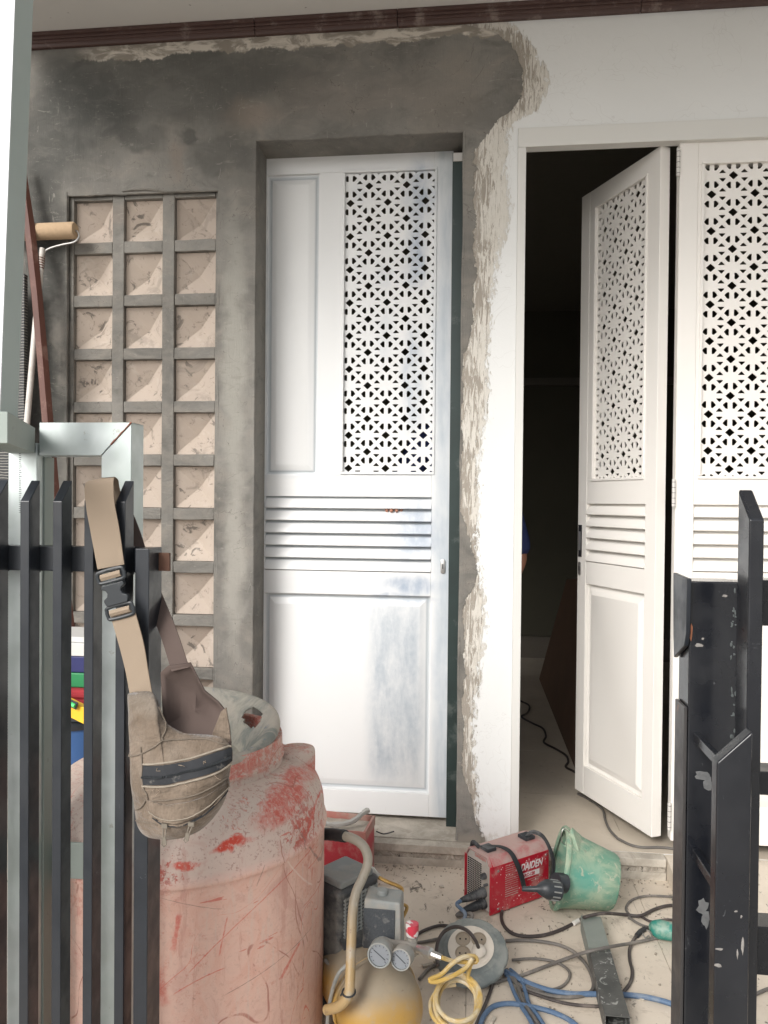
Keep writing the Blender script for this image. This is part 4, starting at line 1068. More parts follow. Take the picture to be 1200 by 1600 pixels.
st_ = mt.noise(30, 5, .7, .3, stretch=(1.6, 1.6, .22), off=(2, 2, 8)); c = mt.mix(mt.rng(st_, .55, .68, 0, .4), c, (.60, .50, .44)); c = mt.mix(mt.rng(st_, .44, .34, 0, .35), c, (.44, .20, .165))
mt.col(c); mt.bump(mt.math('ADD', n2, mt.math('ADD', mt.math('MULTIPLY', gr, -.4), mt.math('MULTIPLY', mt.noise(8, 3), 1.5))), .3, .003); M_TANK = mt.m
tank = thing('water_tank', 'squat red plastic water tank coated in cement dust behind the slat fence', 'water tank', (TX, TY, 0))
prof = [(TR-.02, 0.002), (TR-.006, .012), (TR-.001, .05), (TR, .20), (TR, .30), (TR, .458), (TR+.0045, .466), (TR+.0045, .474), (TR-.0005, .482), (TR-.001, .500), (TR-.006, .530), (TR-.022, .562), (TR-.050, .584), (.205, .594), (.188, .596), (.0, .596)]
sw = lambda a, h: 1+.002*math.sin(3*a+1)+.0012*math.sin(7*a)
# local org gives smooth dome
def smooth_prof(p, n=3):
    q = cr([Vector((a, 0, b)) for a, b in p], n); return [(max(v.x, 0), v.z) for v in q]
MB().lathe(smooth_prof(prof[:-1])+[(.17, .591)], (TX, TY, 0), n=72, wob=sw, caps=True).build('body', M_TANK, tank, smooth=True)
NZ = .652
npf = [(.190, .575), (.187, .596), (.186, NZ-.006), (.183, NZ), (.174, NZ), (.170, NZ-.008), (.170, .592)]
MB().lathe(smooth_prof(npf, 2), (TX+.015, TY, 0), n=64, wob=sw, caps=False).build('neck', M_TANK, tank, smooth=True)
MB().lathe([(.1865, .607), (.1905, .609), (.1905, .615), (.1865, .617)], (TX+.015, TY, 0), n=64, wob=sw, caps=False).build('neck_ridge', M_TANK, tank, smooth=True)
MB().lathe(smooth_prof([(.041, .55), (.041, .565), (.041, .582), (.040, .596), (.034, .602), (.0, .604)], 3), (P(463, 1187, -.80).x, -.80, .004), n=32, wob=lambda a, h: 1+.03*math.sin(2*a)).build('outlet_boss', M_TANK, tank, smooth=True)
# basin
mt = Mat('cement_caked_plastic', .8, spec=.3)
n = mt.noise(16, 6, .7, .8); c = mt.mix(mt.rng(n, .38, .62), (.22, .235, .215), (.42, .39, .33))
c = mt.mix(mt.rng(mt.noise(28, 5, .7, 1, off=(3, 3, 3)), .63, .68, 0, .7), c, (.13, .18, .30)); c = mt.mix(mt.rng(mt.noise(9, 5, .6, .4, off=(1, 3, 9)), .5, .62, 0, .6), c, (.48, .43, .37))
mt.col(c); mt.bump(n, .8, .005); M_BASIN = mt.m
basin = thing('basin', 'cement caked grey basin with a handle slot tilted in the mouth of the red tank', 'basin', (TX+.01, TY, .60))
bx = MB(); N = 144; ax = Vector((.10, -.15, 1)).normalized(); u = ax.orthogonal(); u = (Vector((1, 0, 0))-ax*ax.x).normalized(); w = ax.cross(u)
bprof = [(.0, 0), (.100, .0), (.118, .008), (.136, .038), (.158, .066), (.178, .086), (.189, .091), (.194, .088), (.195, .080), (.191, .076)]
bprof = smooth_prof(bprof, 5); bo_ = Vector((TX+.004, TY+.0, .596)); bprof = [(r_*.93, h_) for r_, h_ in bprof]
vs_ = []
for (r, h) in bprof:
    for k in range(N):
        a = 2*math.pi*k/N; q_ = 1+.010*math.sin(2*a+.6)+.006*math.sin(5*a)*(h/.08)
        vs_.append(bo_+ax*(h+.004*math.sin(3*a)*(h/.08))+(u*math.cos(a)+w*math.sin(a))*max(r, .0005)*q_)
fs_ = []
# upstanding ear with a slot at the right rim (angle ~ -20..20 deg)
for i in range(len(bprof)-1):
    for k in range(N):
        am = 2*math.pi*(k+.5)/N; hm_ = (bprof[i][1]+bprof[i+1][1])/2
        if ((am-.72)/.24)**2+((hm_-.064)/.0165)**2 < 1 and bprof[i][0] < .187: continue
        fs_.append((i*N+k, i*N+(k+1) % N, (i+1)*N+(k+1) % N, (i+1)*N+k))
bx.add(vs_, fs_); bo2 = bx.build('bowl', M_BASIN, basin, smooth=True); sm_ = bo2.modifiers.new('s', 'SOLIDIFY'); sm_.thickness = .0035; sm_.offset = 1
# ear: a raised lug with a hole, built round the slot
er = MB(); ec = 10
def ear(a0, a1, h0, h1, hole, nm):
    m_ = MB(); na, nh = 20, 8; idx = {}; vv = []
    for i in range(na+1):
        for j in range(nh+1):
            a = a0+(a1-a0)*i/na; t = j/nh; s_ = math.sin(math.pi*i/na)**.45
            h = h0+(h1-h0)*t*s_; r = .168+.024*t*s_+.0*t
            idx[(i, j)] = len(vv); vv.append(bo_+ax*h+(u*math.cos(a)+w*math.sin(a))*r)
    ff = []
    for i in range(na):
        for j in range(nh):
            ci, cj = (i+.5)/na, (j+.5)/nh
            if ((ci-.5)/hole[0])**2+((cj-.52)/hole[1])**2 < 1: continue
            ff.append((idx[(i, j)], idx[(i+1, j)], idx[(i+1, j+1)], idx[(i, j+1)]))
    o = m_.add(vv, ff).build(nm, M_BASIN, basin, smooth=True); s2 = o.modifiers.new('s', 'SOLIDIFY'); s2.thickness = .005
    s3 = o.modifiers.new('ss', 'SUBSURF'); s3.levels = s3.render_levels = 1
MB().lathe(smooth_prof([(.0, .012), (.06, .014), (.10, .009), (.118, .006)], 3), bo_, ax, n=40, caps=False, wob=lambda a, h: 1+.06*math.sin(3*a)).build('dried_cement', M_BASIN, basin, smooth=True, rough=.004, rs=30)

# ------------------------------------------------------------------ air compressor
M_YEL = None
mt = Mat('dusty_yellow_enamel', .45, spec=.45)
n = mt.noise(9, 5, .65); gn = mt.nt.nodes.new('ShaderNodeSeparateXYZ'); mt.link(mt.geo.outputs['Normal'], gn.inputs[0])
dz_ = mt.math('ADD', mt.rng(gn.outputs[2], .05, .75), mt.math('MULTIPLY', mt.math('SUBTRACT', n, .5), .8), True)
c = mt.mix(dz_, (.40, .235, .05), (.25, .21, .155)); c = mt.mix(mt.rng(mt.noise(26, 6, .72, .6), .5, .66, 0, .5), c, (.30, .24, .165)); c = mt.mix(mt.rng(mt.noise(18, 5, .7, .3, stretch=(1, 1, .3), off=(3, 1, 1)), .58, .68, 0, .35), c, (.20, .13, .05)); c = mt.mix(mt.rng(mt.noise(60, 4, .7), .66, .72, 0, .5), c, (.15, .1, .06)); mt.col(c); mt.rough(mt.rng(dz_, 0, 1, .35, .85)); M_YEL = mt.m
M_DGREY = simple('dusty_dark_casing', (.035, .038, .042), .5, 0, .2, 20, .15, .35, (.20, .19, .17), ds=8)
M_GREYB = simple('grey_metal_box', (.15, .17, .175), .5, .2, .15, 20, .1, .45, (.30, .30, .28))
M_GREYP = simple('pale_grey_casing', (.22, .235, .23), .55, .1, .15, 25, .1, .5, (.33, .30, .26))
M_CREAM = None
mt = Mat('worn_cream_paint', .5); n = mt.noise(18, 5, .65)
c = mt.mix(mt.rng(mt.Z, .38, .26), (.30, .275, .225), (.33, .23, .11)); c = mt.mix(mt.rng(n, .52, .66, 0, .7), c, (.33, .30, .25)); c = mt.mix(mt.rng(mt.noise(70, 4, .7), .62, .68, 0, .7), c, (.2, .13, .08)); mt.col(c); M_CREAM = mt.m
M_RUBB = simple('black_rubber_grip', (.02, .022, .025), .6, 0, .3, 60, .3, .25, (.2, .2, .2))
M_BRASS = simple('dull_brass_pipe', (.42, .26, .08), .42, .5, .25, 40, .1, .4, (.35, .28, .18))
M_DIAL = simple('gauge_dial', (.18, .195, .215), .35, 0, .1, 60)
comp = thing('air_compressor', 'dusty yellow air compressor with two pressure gauges beside the red tank', 'air compressor', (-.17, -.85, 0))
a_ = Vector((.47, -.88, 0)).normalized(); TIP = Vector((P(655, 1600, -.99).x-.048, -.985, .125))
RT = .088
tp_ = [(0, 0), (.03, .004), (.055, .014), (.074, .032), (.084, .055), (RT, .085), (RT, .10), (RT+.0045, .103), (RT+.0045, .109), (RT, .112), (RT, .33), (.08, .365), (.055, .385), (0, .395)]
MB().lathe(smooth_prof(tp_, 3), TIP, -a_, n=48).build('air_receiver', M_YEL, comp, smooth=True)
side = Vector((a_.y, -a_.x, 0))     # toward camera-left
upv = Vector((0, 0, 1))
for s_ in (.10, .30):
    for k in (-1, 1):
        b0 = TIP-a_*s_+side*k*.055+upv*(-.06); MB().obox(b0-upv*.031, a_*.012, side*.012, upv*.034).build('foot', M_DGREY, comp, .002)
# deck, motor shroud, cylinder head
ctr = TIP-a_*.245+upv*(RT+.004)
MB().obox(ctr, a_*.10, side*.055, upv*.004).build('deck_plate', M_DGREY, comp, .001)
# motor casing (rounded block) with louvred end
mc = F(556, 1425, 1.66)
def rounded_block(c, ax_, ay_, az_, lx, ly, lz, nm, mat, par, bev=.012):
    return MB().obox(c, ax_*lx, ay_*ly, az_*lz).build(nm, mat, par, bev, seg=4)
mdir = Vector((.80, -.60, 0)).normalized(); ms = Vector((.6, .8, 0)).normalized()
mcen = F(538, 1425, 1.70)
ms_ = rounded_block(mcen, mdir, ms, upv, .050, .062, .082, 'motor_casing', M_DGREY, comp, .014)
top_ = mcen+upv*.083
MB().obox(top_-mdir*.004+upv*.004, mdir*.045, ms*.05, upv*.008).build('top_cowl', M_GREYB, comp, .005)
gl = MB()
# louvres wrapped round the lit end
vend = mcen+mdir*.0505
for k in range(17):
    o = MB().obox(vend+upv*(-.064+k*.0078), mdir*.0025, ms*.050, upv*.0022); o.build('vent_fin', M_GREYP, ms_, .0006)
for k in range(9):
    o = MB().obox(vend+mdir*.0028+ms*(-.048+k*.012), mdir*.0012, ms*.0013, upv*.066); o.build('vent_fin', M_GREYP, ms_)
# cylinder hose and filter above
MB().tube(cr([F(512, 1378, 1.74), F(528, 1388, 1.74), F(545, 1397, 1.73), F(560, 1404, 1.72)], 5), .014, 14).build('filter_can', M_RUBB, comp, smooth=True)
MB().tube([F(566, 1358, 1.74), F(578, 1362, 1.735), F(581, 1363, 1.735), F(586, 1366, 1.73), F(594, 1371, 1.725)], [.010, .012, .012, .008, .006], 8).build('pipe_union', M_CHROME, comp, smooth=True)
MB().tube(cr([F(592, 1371, 1.72), F(606, 1378, 1.71), F(621, 1384, 1.70), F(628, 1389, 1.70), F(625, 1396, 1.69), F(612, 1403, 1.68)], 6), .0042, 8).build('brass_pipe', M_BRASS, comp, smooth=True)
MB().tube(cr([F(622, 1414, 1.66), F(632, 1414, 1.66), F(636, 1419, 1.66), F(630, 1432, 1.65), F(622, 1445, 1.64)], 6), .0036, 8).build('brass_pipe', M_BRASS, comp, smooth=True)
MB().tube(cr([F(522, 1362, 1.70), F(535, 1378, 1.69), F(548, 1396, 1.68), F(560, 1412, 1.68)], 5), .002, 6).build('thin_wire', M_GREYP, comp, smooth=True)
MB().tube(cr([F(510, 1372, 1.72), F(520, 1366, 1.71), F(530, 1372, 1.70), F(532, 1390, 1.70)], 5), .0035, 6).build('thin_wire', M_RUBB, comp, smooth=True)
# pressure switch box, tapered lid
sc_ = F(600, 1436, 1.58); sxd = Vector((.92, -.02, 0)).normalized(); syd = Vector((.02, 1, 0)).normalized()
hw, hd, hh_ = .040, .032, .052
vb = []
for (zz, kx, ky) in ((-hh_, 1.0, 1.0), (hh_*.9, .93, .9), (hh_, .88, .82)):
    for (i, j) in ((-1,-1),(1,-1),(1,1),(-1,1)): vb.append(sc_+sxd*hw*kx*i+syd*hd*ky*j+upv*zz+upv*(-.010*i*(1 if zz < 0 else .2)))
so_ = MB().add(vb, [(3,2,1,0)]+[(r*4+k, r*4+(k+1) % 4, (r+1)*4+(k+1) % 4, (r+1)*4+k) for r in range(2) for k in range(4)]+[(8,9,10,11)]).build('pressure_switch_box', M_GREYP, comp, .003)
MB().obox(sc_-syd*(hd*.965+.0006)-upv*.004-sxd*.006, sxd*(hw*.80), syd*.0008, upv*hh_*.78).build('switch_cover', simple('dark_mesh_plate', (.045, .052, .06), .7, 0, .5, 260, .6, .2, (.2, .2, .19), ds=60), so_, .0006)
MB().lathe(smooth_prof([(.011, 0), (.011, .008), (.009, .010), (0, .010)], 2), sc_+upv*hh_-sxd*.004, n=20).build('switch_knob', M_GREYP, so_, smooth=True)
# gauges
def gauge(x, y, fw, r, nx_):
    c_ = F(x, y, fw); ax_ = Vector(nx_).normalized()
    g_ = MB().lathe([(0, -.014), (r*.95, -.014), (r, -.011), (r, .012), (r*.97, .0145), (r*.86, .0145), (r*.86, .010), (0, .010)], c_, ax_, n=36, caps=False).build('pressure_gauge', M_GREYP, comp, smooth=True)
    MB().lathe([(0, .0105), (r*.85, .0105), (r*.85, .0112), (0, .0112)], c_, ax_, n=36, caps=False).build('dial', M_DIAL, g_)
    u2 = ax_.cross(upv).normalized(); w2 = u2.cross(ax_)
    nd = u2*math.cos(.6)-w2*-math.sin(.6)
    MB().obox(c_+ax_*.0118, nd*r*.58, nd.cross(ax_)*.0007, ax_*.0003).build('needle', M_PLAS, g_)
    tk = MB()
    for k in range(11):
        a = R_(-45+k*27); d_ = u2*math.cos(a)+w2*math.sin(a); tk.obox(c_+ax_*.0116+d_*r*.70, d_*r*.07, d_.cross(ax_)*.0005, ax_*.0002)
    tk.build('dial_ticks', M_PLAS, g_)['kind'] = 'stuff'
gauge(595, 1488, 1.47, .0235, (-.12, -1, .12)); gauge(629, 1495, 1.47, .0205, (-.22, -1, .15))
MB().tube(cr([F(590, 1465, 1.56), F(612, 1475, 1.53), F(640, 1478, 1.52), F(655, 1486, 1.52)], 5), .0085, 12).build('manifold', M_GREYP, comp, smooth=True)
MB().tube([F(644, 1492, 1.53), F(644, 1478, 1.53), F(644, 1473, 1.53), F(644, 1463, 1.53)], [.010, .0115, .010, .012], 8).build('regulator_body', M_GREYP, comp, smooth=True)
rk = MB().lathe(smooth_prof([(.011, 0), (.0125, .004), (.013, .022), (.011, .0245), (0, .0245)], 2), F(644, 1462, 1.53), n=24)
mt = Mat('red_label_plastic', .35); c = mt.mix(mt.rng(mt.noise(55, 3, .5), .44, .50), (.62, .60, .58), (.45, .035, .06)); mt.col(c)
rk.build('regulator_knob', mt.m, comp, smooth=True)
MB().tube([F(652, 1482, 1.51), F(664, 1486, 1.50), F(665, 1486.5, 1.50), F(674, 1490, 1.49), F(675, 1490, 1.49), F(690, 1496, 1.48)], [.0075, .0075, .0105, .0105, .0065, .0055], 8).build('quick_coupler', M_CHROME, comp, smooth=True)
# handle
hp = cr([F(500, 1303, 1.70), F(522, 1304, 1.66), F(548, 1309, 1.62), F(566, 1320, 1.60), F(574, 1336, 1.59), F(574, 1352, 1.585), F(566, 1373, 1.58), F(556, 1396, 1.56), F(551, 1425, 1.54), F(549, 1470, 1.51), F(547, 1530, 1.475), F(544, 1556, 1.465), F(530, 1572, 1.47), F(510, 1578, 1.49)], 6)
MB().tube(hp, .0098, 14).build('carry_handle', M_CREAM, comp, smooth=True)
gp = MB(); g_p = hp[:11]; gp.tube(g_p, [.0125+.0008*(i % 2) for i in range(len(g_p))], 14).build('handle_grip', M_RUBB, comp, smooth=True)
cl = F(545, 1550, 1.467); MB().tube([cl+Vector((math.cos(a)*.0125, math.sin(a)*.0125, .002*math.sin(a))) for a in [2*math.pi*i/14 for i in range(14)]], .0018, 6, closed=True).tube([cl+Vector((-.012, -.004, 0)), F(532, 1556, 1.46)], .0016, 5).build('wire_tie', M_RUBB, comp, smooth=True)
MB().tube(cr([F(578, 1500, 1.60), F(566, 1518, 1.58), F(552, 1528, 1.58), F(530, 1520, 1.6), F(508, 1500, 1.64)], 6), .0040, 8).build('power_lead', M_GREYP, comp, smooth=True)
MB().tube(cr([F(545, 1505, 1.53), F(530, 1520, 1.53), F(520, 1545, 1.54), F(513, 1580, 1.55), F(511, 1610, 1.55)], 6), .0040, 8).build('power_lead', M_GREYP, comp, smooth=True)

# yellow hose
mt = Mat('yellow_air_hose', .35, spec=.5); c = mt.mix(mt.rng(mt.noise(22, 4, .6), .4, .65), (.42, .28, .075), (.45, .385, .26)); c = mt.mix(mt.rng(mt.noise(60, 5, .7), .56, .66, 0, .5), c, (.33, .27, .19)); mt.col(c); M_HOSE = mt.m
hose = []
def hp_(x, y, f): hose.append(F(x, y, f))
for p in ((690, 1496, 1.48), (705, 1501, 1.49), (722, 1503, 1.5), (744, 1503, 1.5), (741, 1494, 1.5), (722, 1496, 1.49), (704, 1508, 1.48), (690, 1522, 1.47), (671, 1531, 1.46), (682, 1534, 1.46), (705, 1526, 1.465), (728, 1512, 1.48), (738, 1498, 1.49)): hp_(*p)
hose2 = []
cx0, cy0 = 716, 1562
for i in range(0, 4*16):
    a = -1.1+2*math.pi*i/16; L_ = i/16
    rx_, ry_ = 33+3*math.sin(L_*2.1), 39-4*math.cos(L_*1.7)
    hose2.append(F(cx0+rx_*math.cos(a)-L_*1.2+3*math.sin(L_*3), cy0-4+ry_*math.sin(a)+L_*4.0, 1.47-.05*math.sin(a)+.004*L_-.02))
hose_all = hose+hose2
hh2 = MB().tube(cr(hose_all, 4), .0042, 8).build('air_hose', M_HOSE, None, smooth=True)
tag(hh2, 'yellow air hose coiled in loops in front of the cable reel', 'hose')

# ------------------------------------------------------------------ red toolbox behind the compressor
M_REDBOX = simple('dusty_red_plastic_box', (.42, .03, .045), .5, 0, .2, 14, .1, .55, (.44, .30, .26), ds=7)
M_PINKDUST = simple('pink_dust_red_box', (.42, .17, .14), .8, 0, .2, 20, .2, .7, (.42, .32, .27))
tb = thing('toolbox', 'open red plastic toolbox heaped with dusty scraps by the doorstep', 'toolbox', (-.43, -.12, 0))
bX1, bX0 = P(579, 1330, -.12).x, P(579, 1330, -.12).x-.27; bY0, bY1, bZ = -.185, -.06, .165
wt = .004
rot = Matrix.Translation(Vector(((bX0+bX1)/2, (bY0+bY1)/2, 0))) @ Matrix.Rotation(R_(-6), 4, 'Z') @ Matrix.Translation(-Vector(((bX0+bX1)/2, (bY0+bY1)/2, 0)))
def rt(mb): mb.v = [tuple(rot @ Vector(v)) for v in mb.v]; return mb
rt(MB().box(bX0, bX1, bY0, bY1, .001, .006)).build('base', M_REDBOX, tb)
for (a, b, c_, d_) in ((bX0, bX1, bY0, bY0+wt), (bX0, bX1, bY1-wt, bY1), (bX0, bX0+wt, bY0+wt, bY1-wt), (bX1-wt, bX1, bY0+wt, bY1-wt)):
    rt(MB().box(a, b, c_, d_, .0062, bZ-.03)).build('side_wall', M_REDBOX, tb, .001)
    rt(MB().box(a-.002, b+.002, c_-.002 if c_ < -.1 and d_-c_ < .01 else c_, d_+.002 if d_-c_ < .01 and d_ > -.08 else d_, bZ-.0298, bZ)).build('rim_band', M_PINKDUST, tb, .001)
tray = rt(MB().box(bX0+.006, bX1-.006, bY0+.006, bY1-.006, bZ-.022, bZ-.018)); tray.build('tray', M_SILL, tb, rough=.003, rs=30, sub=12)
rt(MB().tube(cr([(bX1-.13, bY0+.03, bZ+.0), (bX1-.09, bY0+.02, bZ+.006), (bX1-.05, bY0+.05, bZ+.008), (bX1-.03, bY0+.09, bZ+.018), (bX1-.015, bY0+.11, bZ+.02)], 5), [.008]*21, 6)).build('crumpled_sheet', simple('crumpled_grey_sheet', (.42, .41, .38), .6, 0, .2, 30), tb, smooth=True, rough=.004, rs=70)

# ------------------------------------------------------------------ welding machine
M_WRED = simple('glossy_red_casing', (.44, .010, .028), .32, 0, .12, 16, .05, .35, (.45, .28, .25), coat=.3, ds=22)
M_WTOP = simple('dusty_red_top', (.40, .12, .12), .6, 0, .2, 20, .05, .9, (.42, .31, .28), ds=12)
M_WGREY = simple('pale_grey_panel', (.46, .43, .40), .55, 0, .15, 30, .05, .4, (.35, .3, .25))
M_HOLE = simple('vent_black', (.012, .012, .012), .8)
M_WHITEP = simple('white_print', (.72, .66, .66), .6, 0, .1, 50)
wld = thing('welding_machine', 'small red inverter welding machine lettered DAIDEN on the dusty floor', 'welding machine', tuple(G(790, 1415)))
A = G(770, 1432); Bp = G(857, 1400); L_ = (Bp-A).length; ex = (Bp-A).normalized(); ey = Vector((-ex.y, ex.x, 0)); Wd = .115
Ht = .155; chf = .022
def wp(l, w_, z): return A+ex*l+ey*w_+Vector((0, 0, z+.004))
sec = [(0, 0), (Wd, 0), (Wd, Ht-chf), (Wd-chf*.8, Ht), (chf*.8, Ht), (0, Ht-chf)]
mb = MB(); vs_ = [wp(0, w_, z) for w_, z in sec]+[wp(L_, w_, z) for w_, z in sec]
mb.cur = 0; b_ = 0
mb.add(vs_, [(0,1,7,6)]); mb.v = list(mb.v)
mb.f += [(1,2,8,7), (5,0,6,11), (6,7,8,9,10,11), (5,4,3,2,1,0)]; mb.mi += [0]*4
mb.f += [(2,3,9,8), (3,4,10,9), (4,5,11,10)]; mb.mi += [1]*3
mb.build('casing', [M_WRED, M_WTOP], wld, .0015)
# recessed-look front frame: red hood lip projecting past a grey panel
lip = MB()
def fbox(w0, w1, z0, z1, l0, l1): 
    return [wp(l, w_, z) for l in (l0, l1) for (w_, z) in ((w0, z0), (w1, z0), (w1, z1), (w0, z1))]
BF = [(0,1,2,3), (7,6,5,4), (0,4,5,1), (1,5,6,2), (2,6,7,3), (3,7,4,0)]
for (w0, w1, z0, z1) in ((0, .004, 0, Ht-chf), (Wd-.004, Wd, 0, Ht-chf)):
    MB().add(fbox(w0, w1, z0, z1, -.010, -.0004), BF).build('hood_lip', M_WRED, wld, .0006)
MB().add([wp(-.010, .004, Ht-chf), wp(-.010, chf*.8, Ht), wp(-.010, Wd-chf*.8, Ht), wp(-.010, Wd-.004, Ht-chf), wp(-.0004, .004, Ht-chf), wp(-.0004, chf*.8, Ht), wp(-.0004, Wd-chf*.8, Ht), wp(-.0004, Wd-.004, Ht-chf),
          wp(-.010, .007, Ht-chf-.002), wp(-.010, Wd-.007, Ht-chf-.002), wp(-.010, chf*.8+.002, Ht-.004), wp(-.010, Wd-chf*.8-.002, Ht-.004)], [(0,1,5,4), (1,2,6,5), (2,3,7,6), (0,8,10,1), (1,10,11,2), (2,11,9,3)]).build('hood_lip', M_WTOP, wld)
MB().add(fbox(.005, Wd-.005, .003, Ht-chf, -.004, -.0004), BF).build('front_panel', M_WGREY, wld, .0005)
MB().add([wp(-.0042, .008, Ht-chf), wp(-.0042, Wd-.008, Ht-chf), wp(-.0042, Wd-chf*.9, Ht-.003), wp(-.0042, chf*.9, Ht-.003)], [(0,1,2,3)]).build('label_panel', M_WGREY, wld)
gm = MB()
for i in range(8):
    for j in range(20):
        w0 = Wd*.40+i*.0078; z0 = .012+j*.0058
        if w0+.004 > Wd-.008: continue
        gm.add(fbox(w0, w0+.0052, z0, z0+.0032, -.0052, -.0041), BF)
gm.build('vent_grille', M_HOLE, wld)['kind'] = 'stuff'
text_mesh('DAIDEN', .013, simple('faded_red_print', (.5, .12, .12), .6), 'front_lettering', wld, wp(-.0048, .030+.045, Ht-chf+.004), -ey, (0, 0, 1), .0002)
# knobs and cable sockets on the front
for (w_, z, r) in ((.030, .098, .009), (.020, .078, .004)):
    MB().lathe([(0, 0), (r, 0), (r*.9, .012), (0, .013)], wp(-.0045, w_, z), -ex, n=20, caps=False).build('dial_knob', M_PLAS, wld, smooth=True)
plugs = []
for (w_, z) in ((.032, .052), (.030, .022)):
    s0 = wp(-.0045, w_, z); d_ = (-ex*1.0+ey*.15+Vector((0, 0, -.12))).normalized()
    MB().tube([s0, s0+d_*.012, s0+d_*.014, s0+d_*.030, s0+d_*.055, s0+d_*.075], [.0145, .0145, .012, .0125, .010, .0065], 14).build('welding_plug', M_RUBB, wld, smooth=True)
    plugs.append(s0+d_*.074)
# handle strap over the top
sp_ = [wp(.008, Wd*.62, Ht-.004), wp(.010, Wd*.55, Ht+.012), wp(.022, Wd*.45, Ht+.012)]
MB().obox(wp(.026, Wd*.46, Ht+.006), ex*.016, ey*.017, Vector((0, 0, .005))).build('handle_clip', M_PLAS, wld, .0015)
MB().obox(wp(L_-.040, Wd*.46, Ht+.006), ex*.018, ey*.018, Vector((0, 0, .005))).build('handle_clip', M_PLAS, wld, .0015)
MB().tube(cr([wp(.012, Wd*.66, Ht+.002), wp(.004, Wd*.72, Ht+.012), wp(.006, Wd*.85, Ht+.010), wp(.008, Wd*.92, Ht-.012)], 5), .006, 8).build('handle_strap', M_RUBB, wld, smooth=True)
sl = cr([wp(.03, Wd*.50, Ht+.010), wp(.055, Wd*.30, Ht+.010), wp(.068, Wd*.06, Ht+.002), wp(.080, -.010, Ht-.03), wp(.092, -.014, Ht-.065), wp(.100, -.016, Ht-.095)], 6)
MB().ribbon(sl, [tuple(ex)]*len(sl), .016, [(0, -.2, 1)]*12+[tuple(-ey)]*(len(sl)-12), .0025).build('handle_strap', M_RUBB, wld, .0005)
for o_ in (0, .006):
    MB().tube(cr([wp(L_-.055, Wd*.4, Ht+.012), wp(L_-.03, Wd*.3, Ht+.020+o_), wp(L_-.010, Wd*.1, Ht+.008+o_), wp(L_-.004+o_, -.012, Ht-.03), wp(L_-.002+o_, -.018, Ht-.07), wp(L_-.015+o_, -.016, Ht-.115)], 6), .0035, 8).build('power_lead', M_RUBB, wld, smooth=True)
# side print: vents, name and rating plate
for k in range(15):
    z = .038+k*.0062
    MB().add([wp(.044, -.0004, z), wp(.092, -.0004, z), wp(.092, -.0004, z+.0019), wp(.044, -.0004, z+.0019), wp(.044, -.0014, z+.0004), wp(.092, -.0014, z+.0004), wp(.092, -.0014, z+.0015), wp(.044, -.0014, z+.0015)], [(3,2,1,0), (4,5,6,7), (0,1,5,4), (1,2,6,5), (2,3,7,6), (3,0,4,7)]).build('side_louvre', M_WTOP, wld)
text_mesh('DAIDEN', .028, M_WHITEP, 'lettering', wld, wp(L_-.112, -.0008, .096), ex, (0, 0, 1), .0003, .0006, .25, sx=.82)
MB().add([wp(L_-.110, -.0006, .073), wp(L_-.038, -.0006, .073), wp(L_-.038, -.0006, .088), wp(L_-.110, -.0006, .088), wp(L_-.110, -.0001, .073), wp(L_-.038, -.0001, .073), wp(L_-.038, -.0001, .088), wp(L_-.110, -.0001, .088)], [(0,1,2,3), (0,4,5,1), (1,5,6,2), (2,6,7,3), (3,7,4,0)]).build('rating_plate', M_WHITEP, wld)
text_mesh('ARC-120', .013, M_WRED, 'lettering', wld, wp(L_-.104, -.0011, .0760), ex, (0, 0, 1), .0002, .0004, .1, sx=.95)
for (l, z, w_) in ((L_-.085, .064, .05), (L_-.070, .058, .028), (L_-.066, .016, .016)):
    MB().add([wp(l, -.0006, z), wp(l+w_, -.0006, z), wp(l+w_, -.0006, z+.0022), wp(l, -.0006, z+.0022)], [(0,1,2,3)]).build('small_print', M_WTOP, wld)
for (l, z) in ((.018, Ht-chf-.015), (L_-.012, Ht-chf-.012), (.018, .012), (L_-.012, .012)):
    MB().lathe([(0, 0), (.0035, 0), (.003, .0016), (0, .002)], wp(l, -.0003, z), -ey, n=12, caps=False).build('screw', M_CHROME, wld, smooth=True)
sp2 = MB()
for k in range(70):
    c_ = wp(random.uniform(.01, L_-.01), -.0007, random.uniform(.01, Ht-chf-.004)); r = random.uniform(.0004, .0013)
    sp2.obox(c_, ex*r, ey*.0003, Vector((0, 0, r*random.uniform(.6, 1.6))))
sp2.build('paint_speck', M_WHITEP, wld)['kind'] = 'stuff'

# ------------------------------------------------------------------ bucket on its side
mt = Mat('worn_green_bucket_plastic', .6, spec=.35)
n = mt.noise(13, 5, .68, .5); c = mt.mix(mt.rng(n, .40, .62), (.13, .27, .195), (.29, .36, .26))
bb_ = P(925, 1365, -.26); c = mt.mix(mt.math('MULTIPLY', mt.blob(bb_.x-.02, bb_.z, .075, .055, .8, .05, 20), .75), c, (.07, .28, .225))
c = mt.mix(mt.rng(mt.noise(40, 5, .7, 1), .57, .64, 0, .8), c, (.38, .39, .30)); c = mt.mix(mt.rng(mt.noise(60, 4, .7, off=(9, 9, 9)), .64, .7, 0, .6), c, (.2, .22, .17)); mt.col(c); mt.bump(n, .4, .003); M_BUCK = mt.m
bk = thing('bucket', 'battered pale green bucket lying on its side next to the red welder', 'bucket', tuple(G(900, 1415)))
b0 = G(861, 1416); b1 = G(941, 1424)
axb = Vector(((b1-b0).x, (b1-b0).y, 0)).normalized(); Lb = .155; Rm_, Rb_ = .103, .071
tilt = math.atan((Rm_-Rb_)/Lb)
axd = (axb*math.cos(tilt)-upv*math.sin(tilt)+Vector((0, .06, 0))).normalized()   # from mouth to base
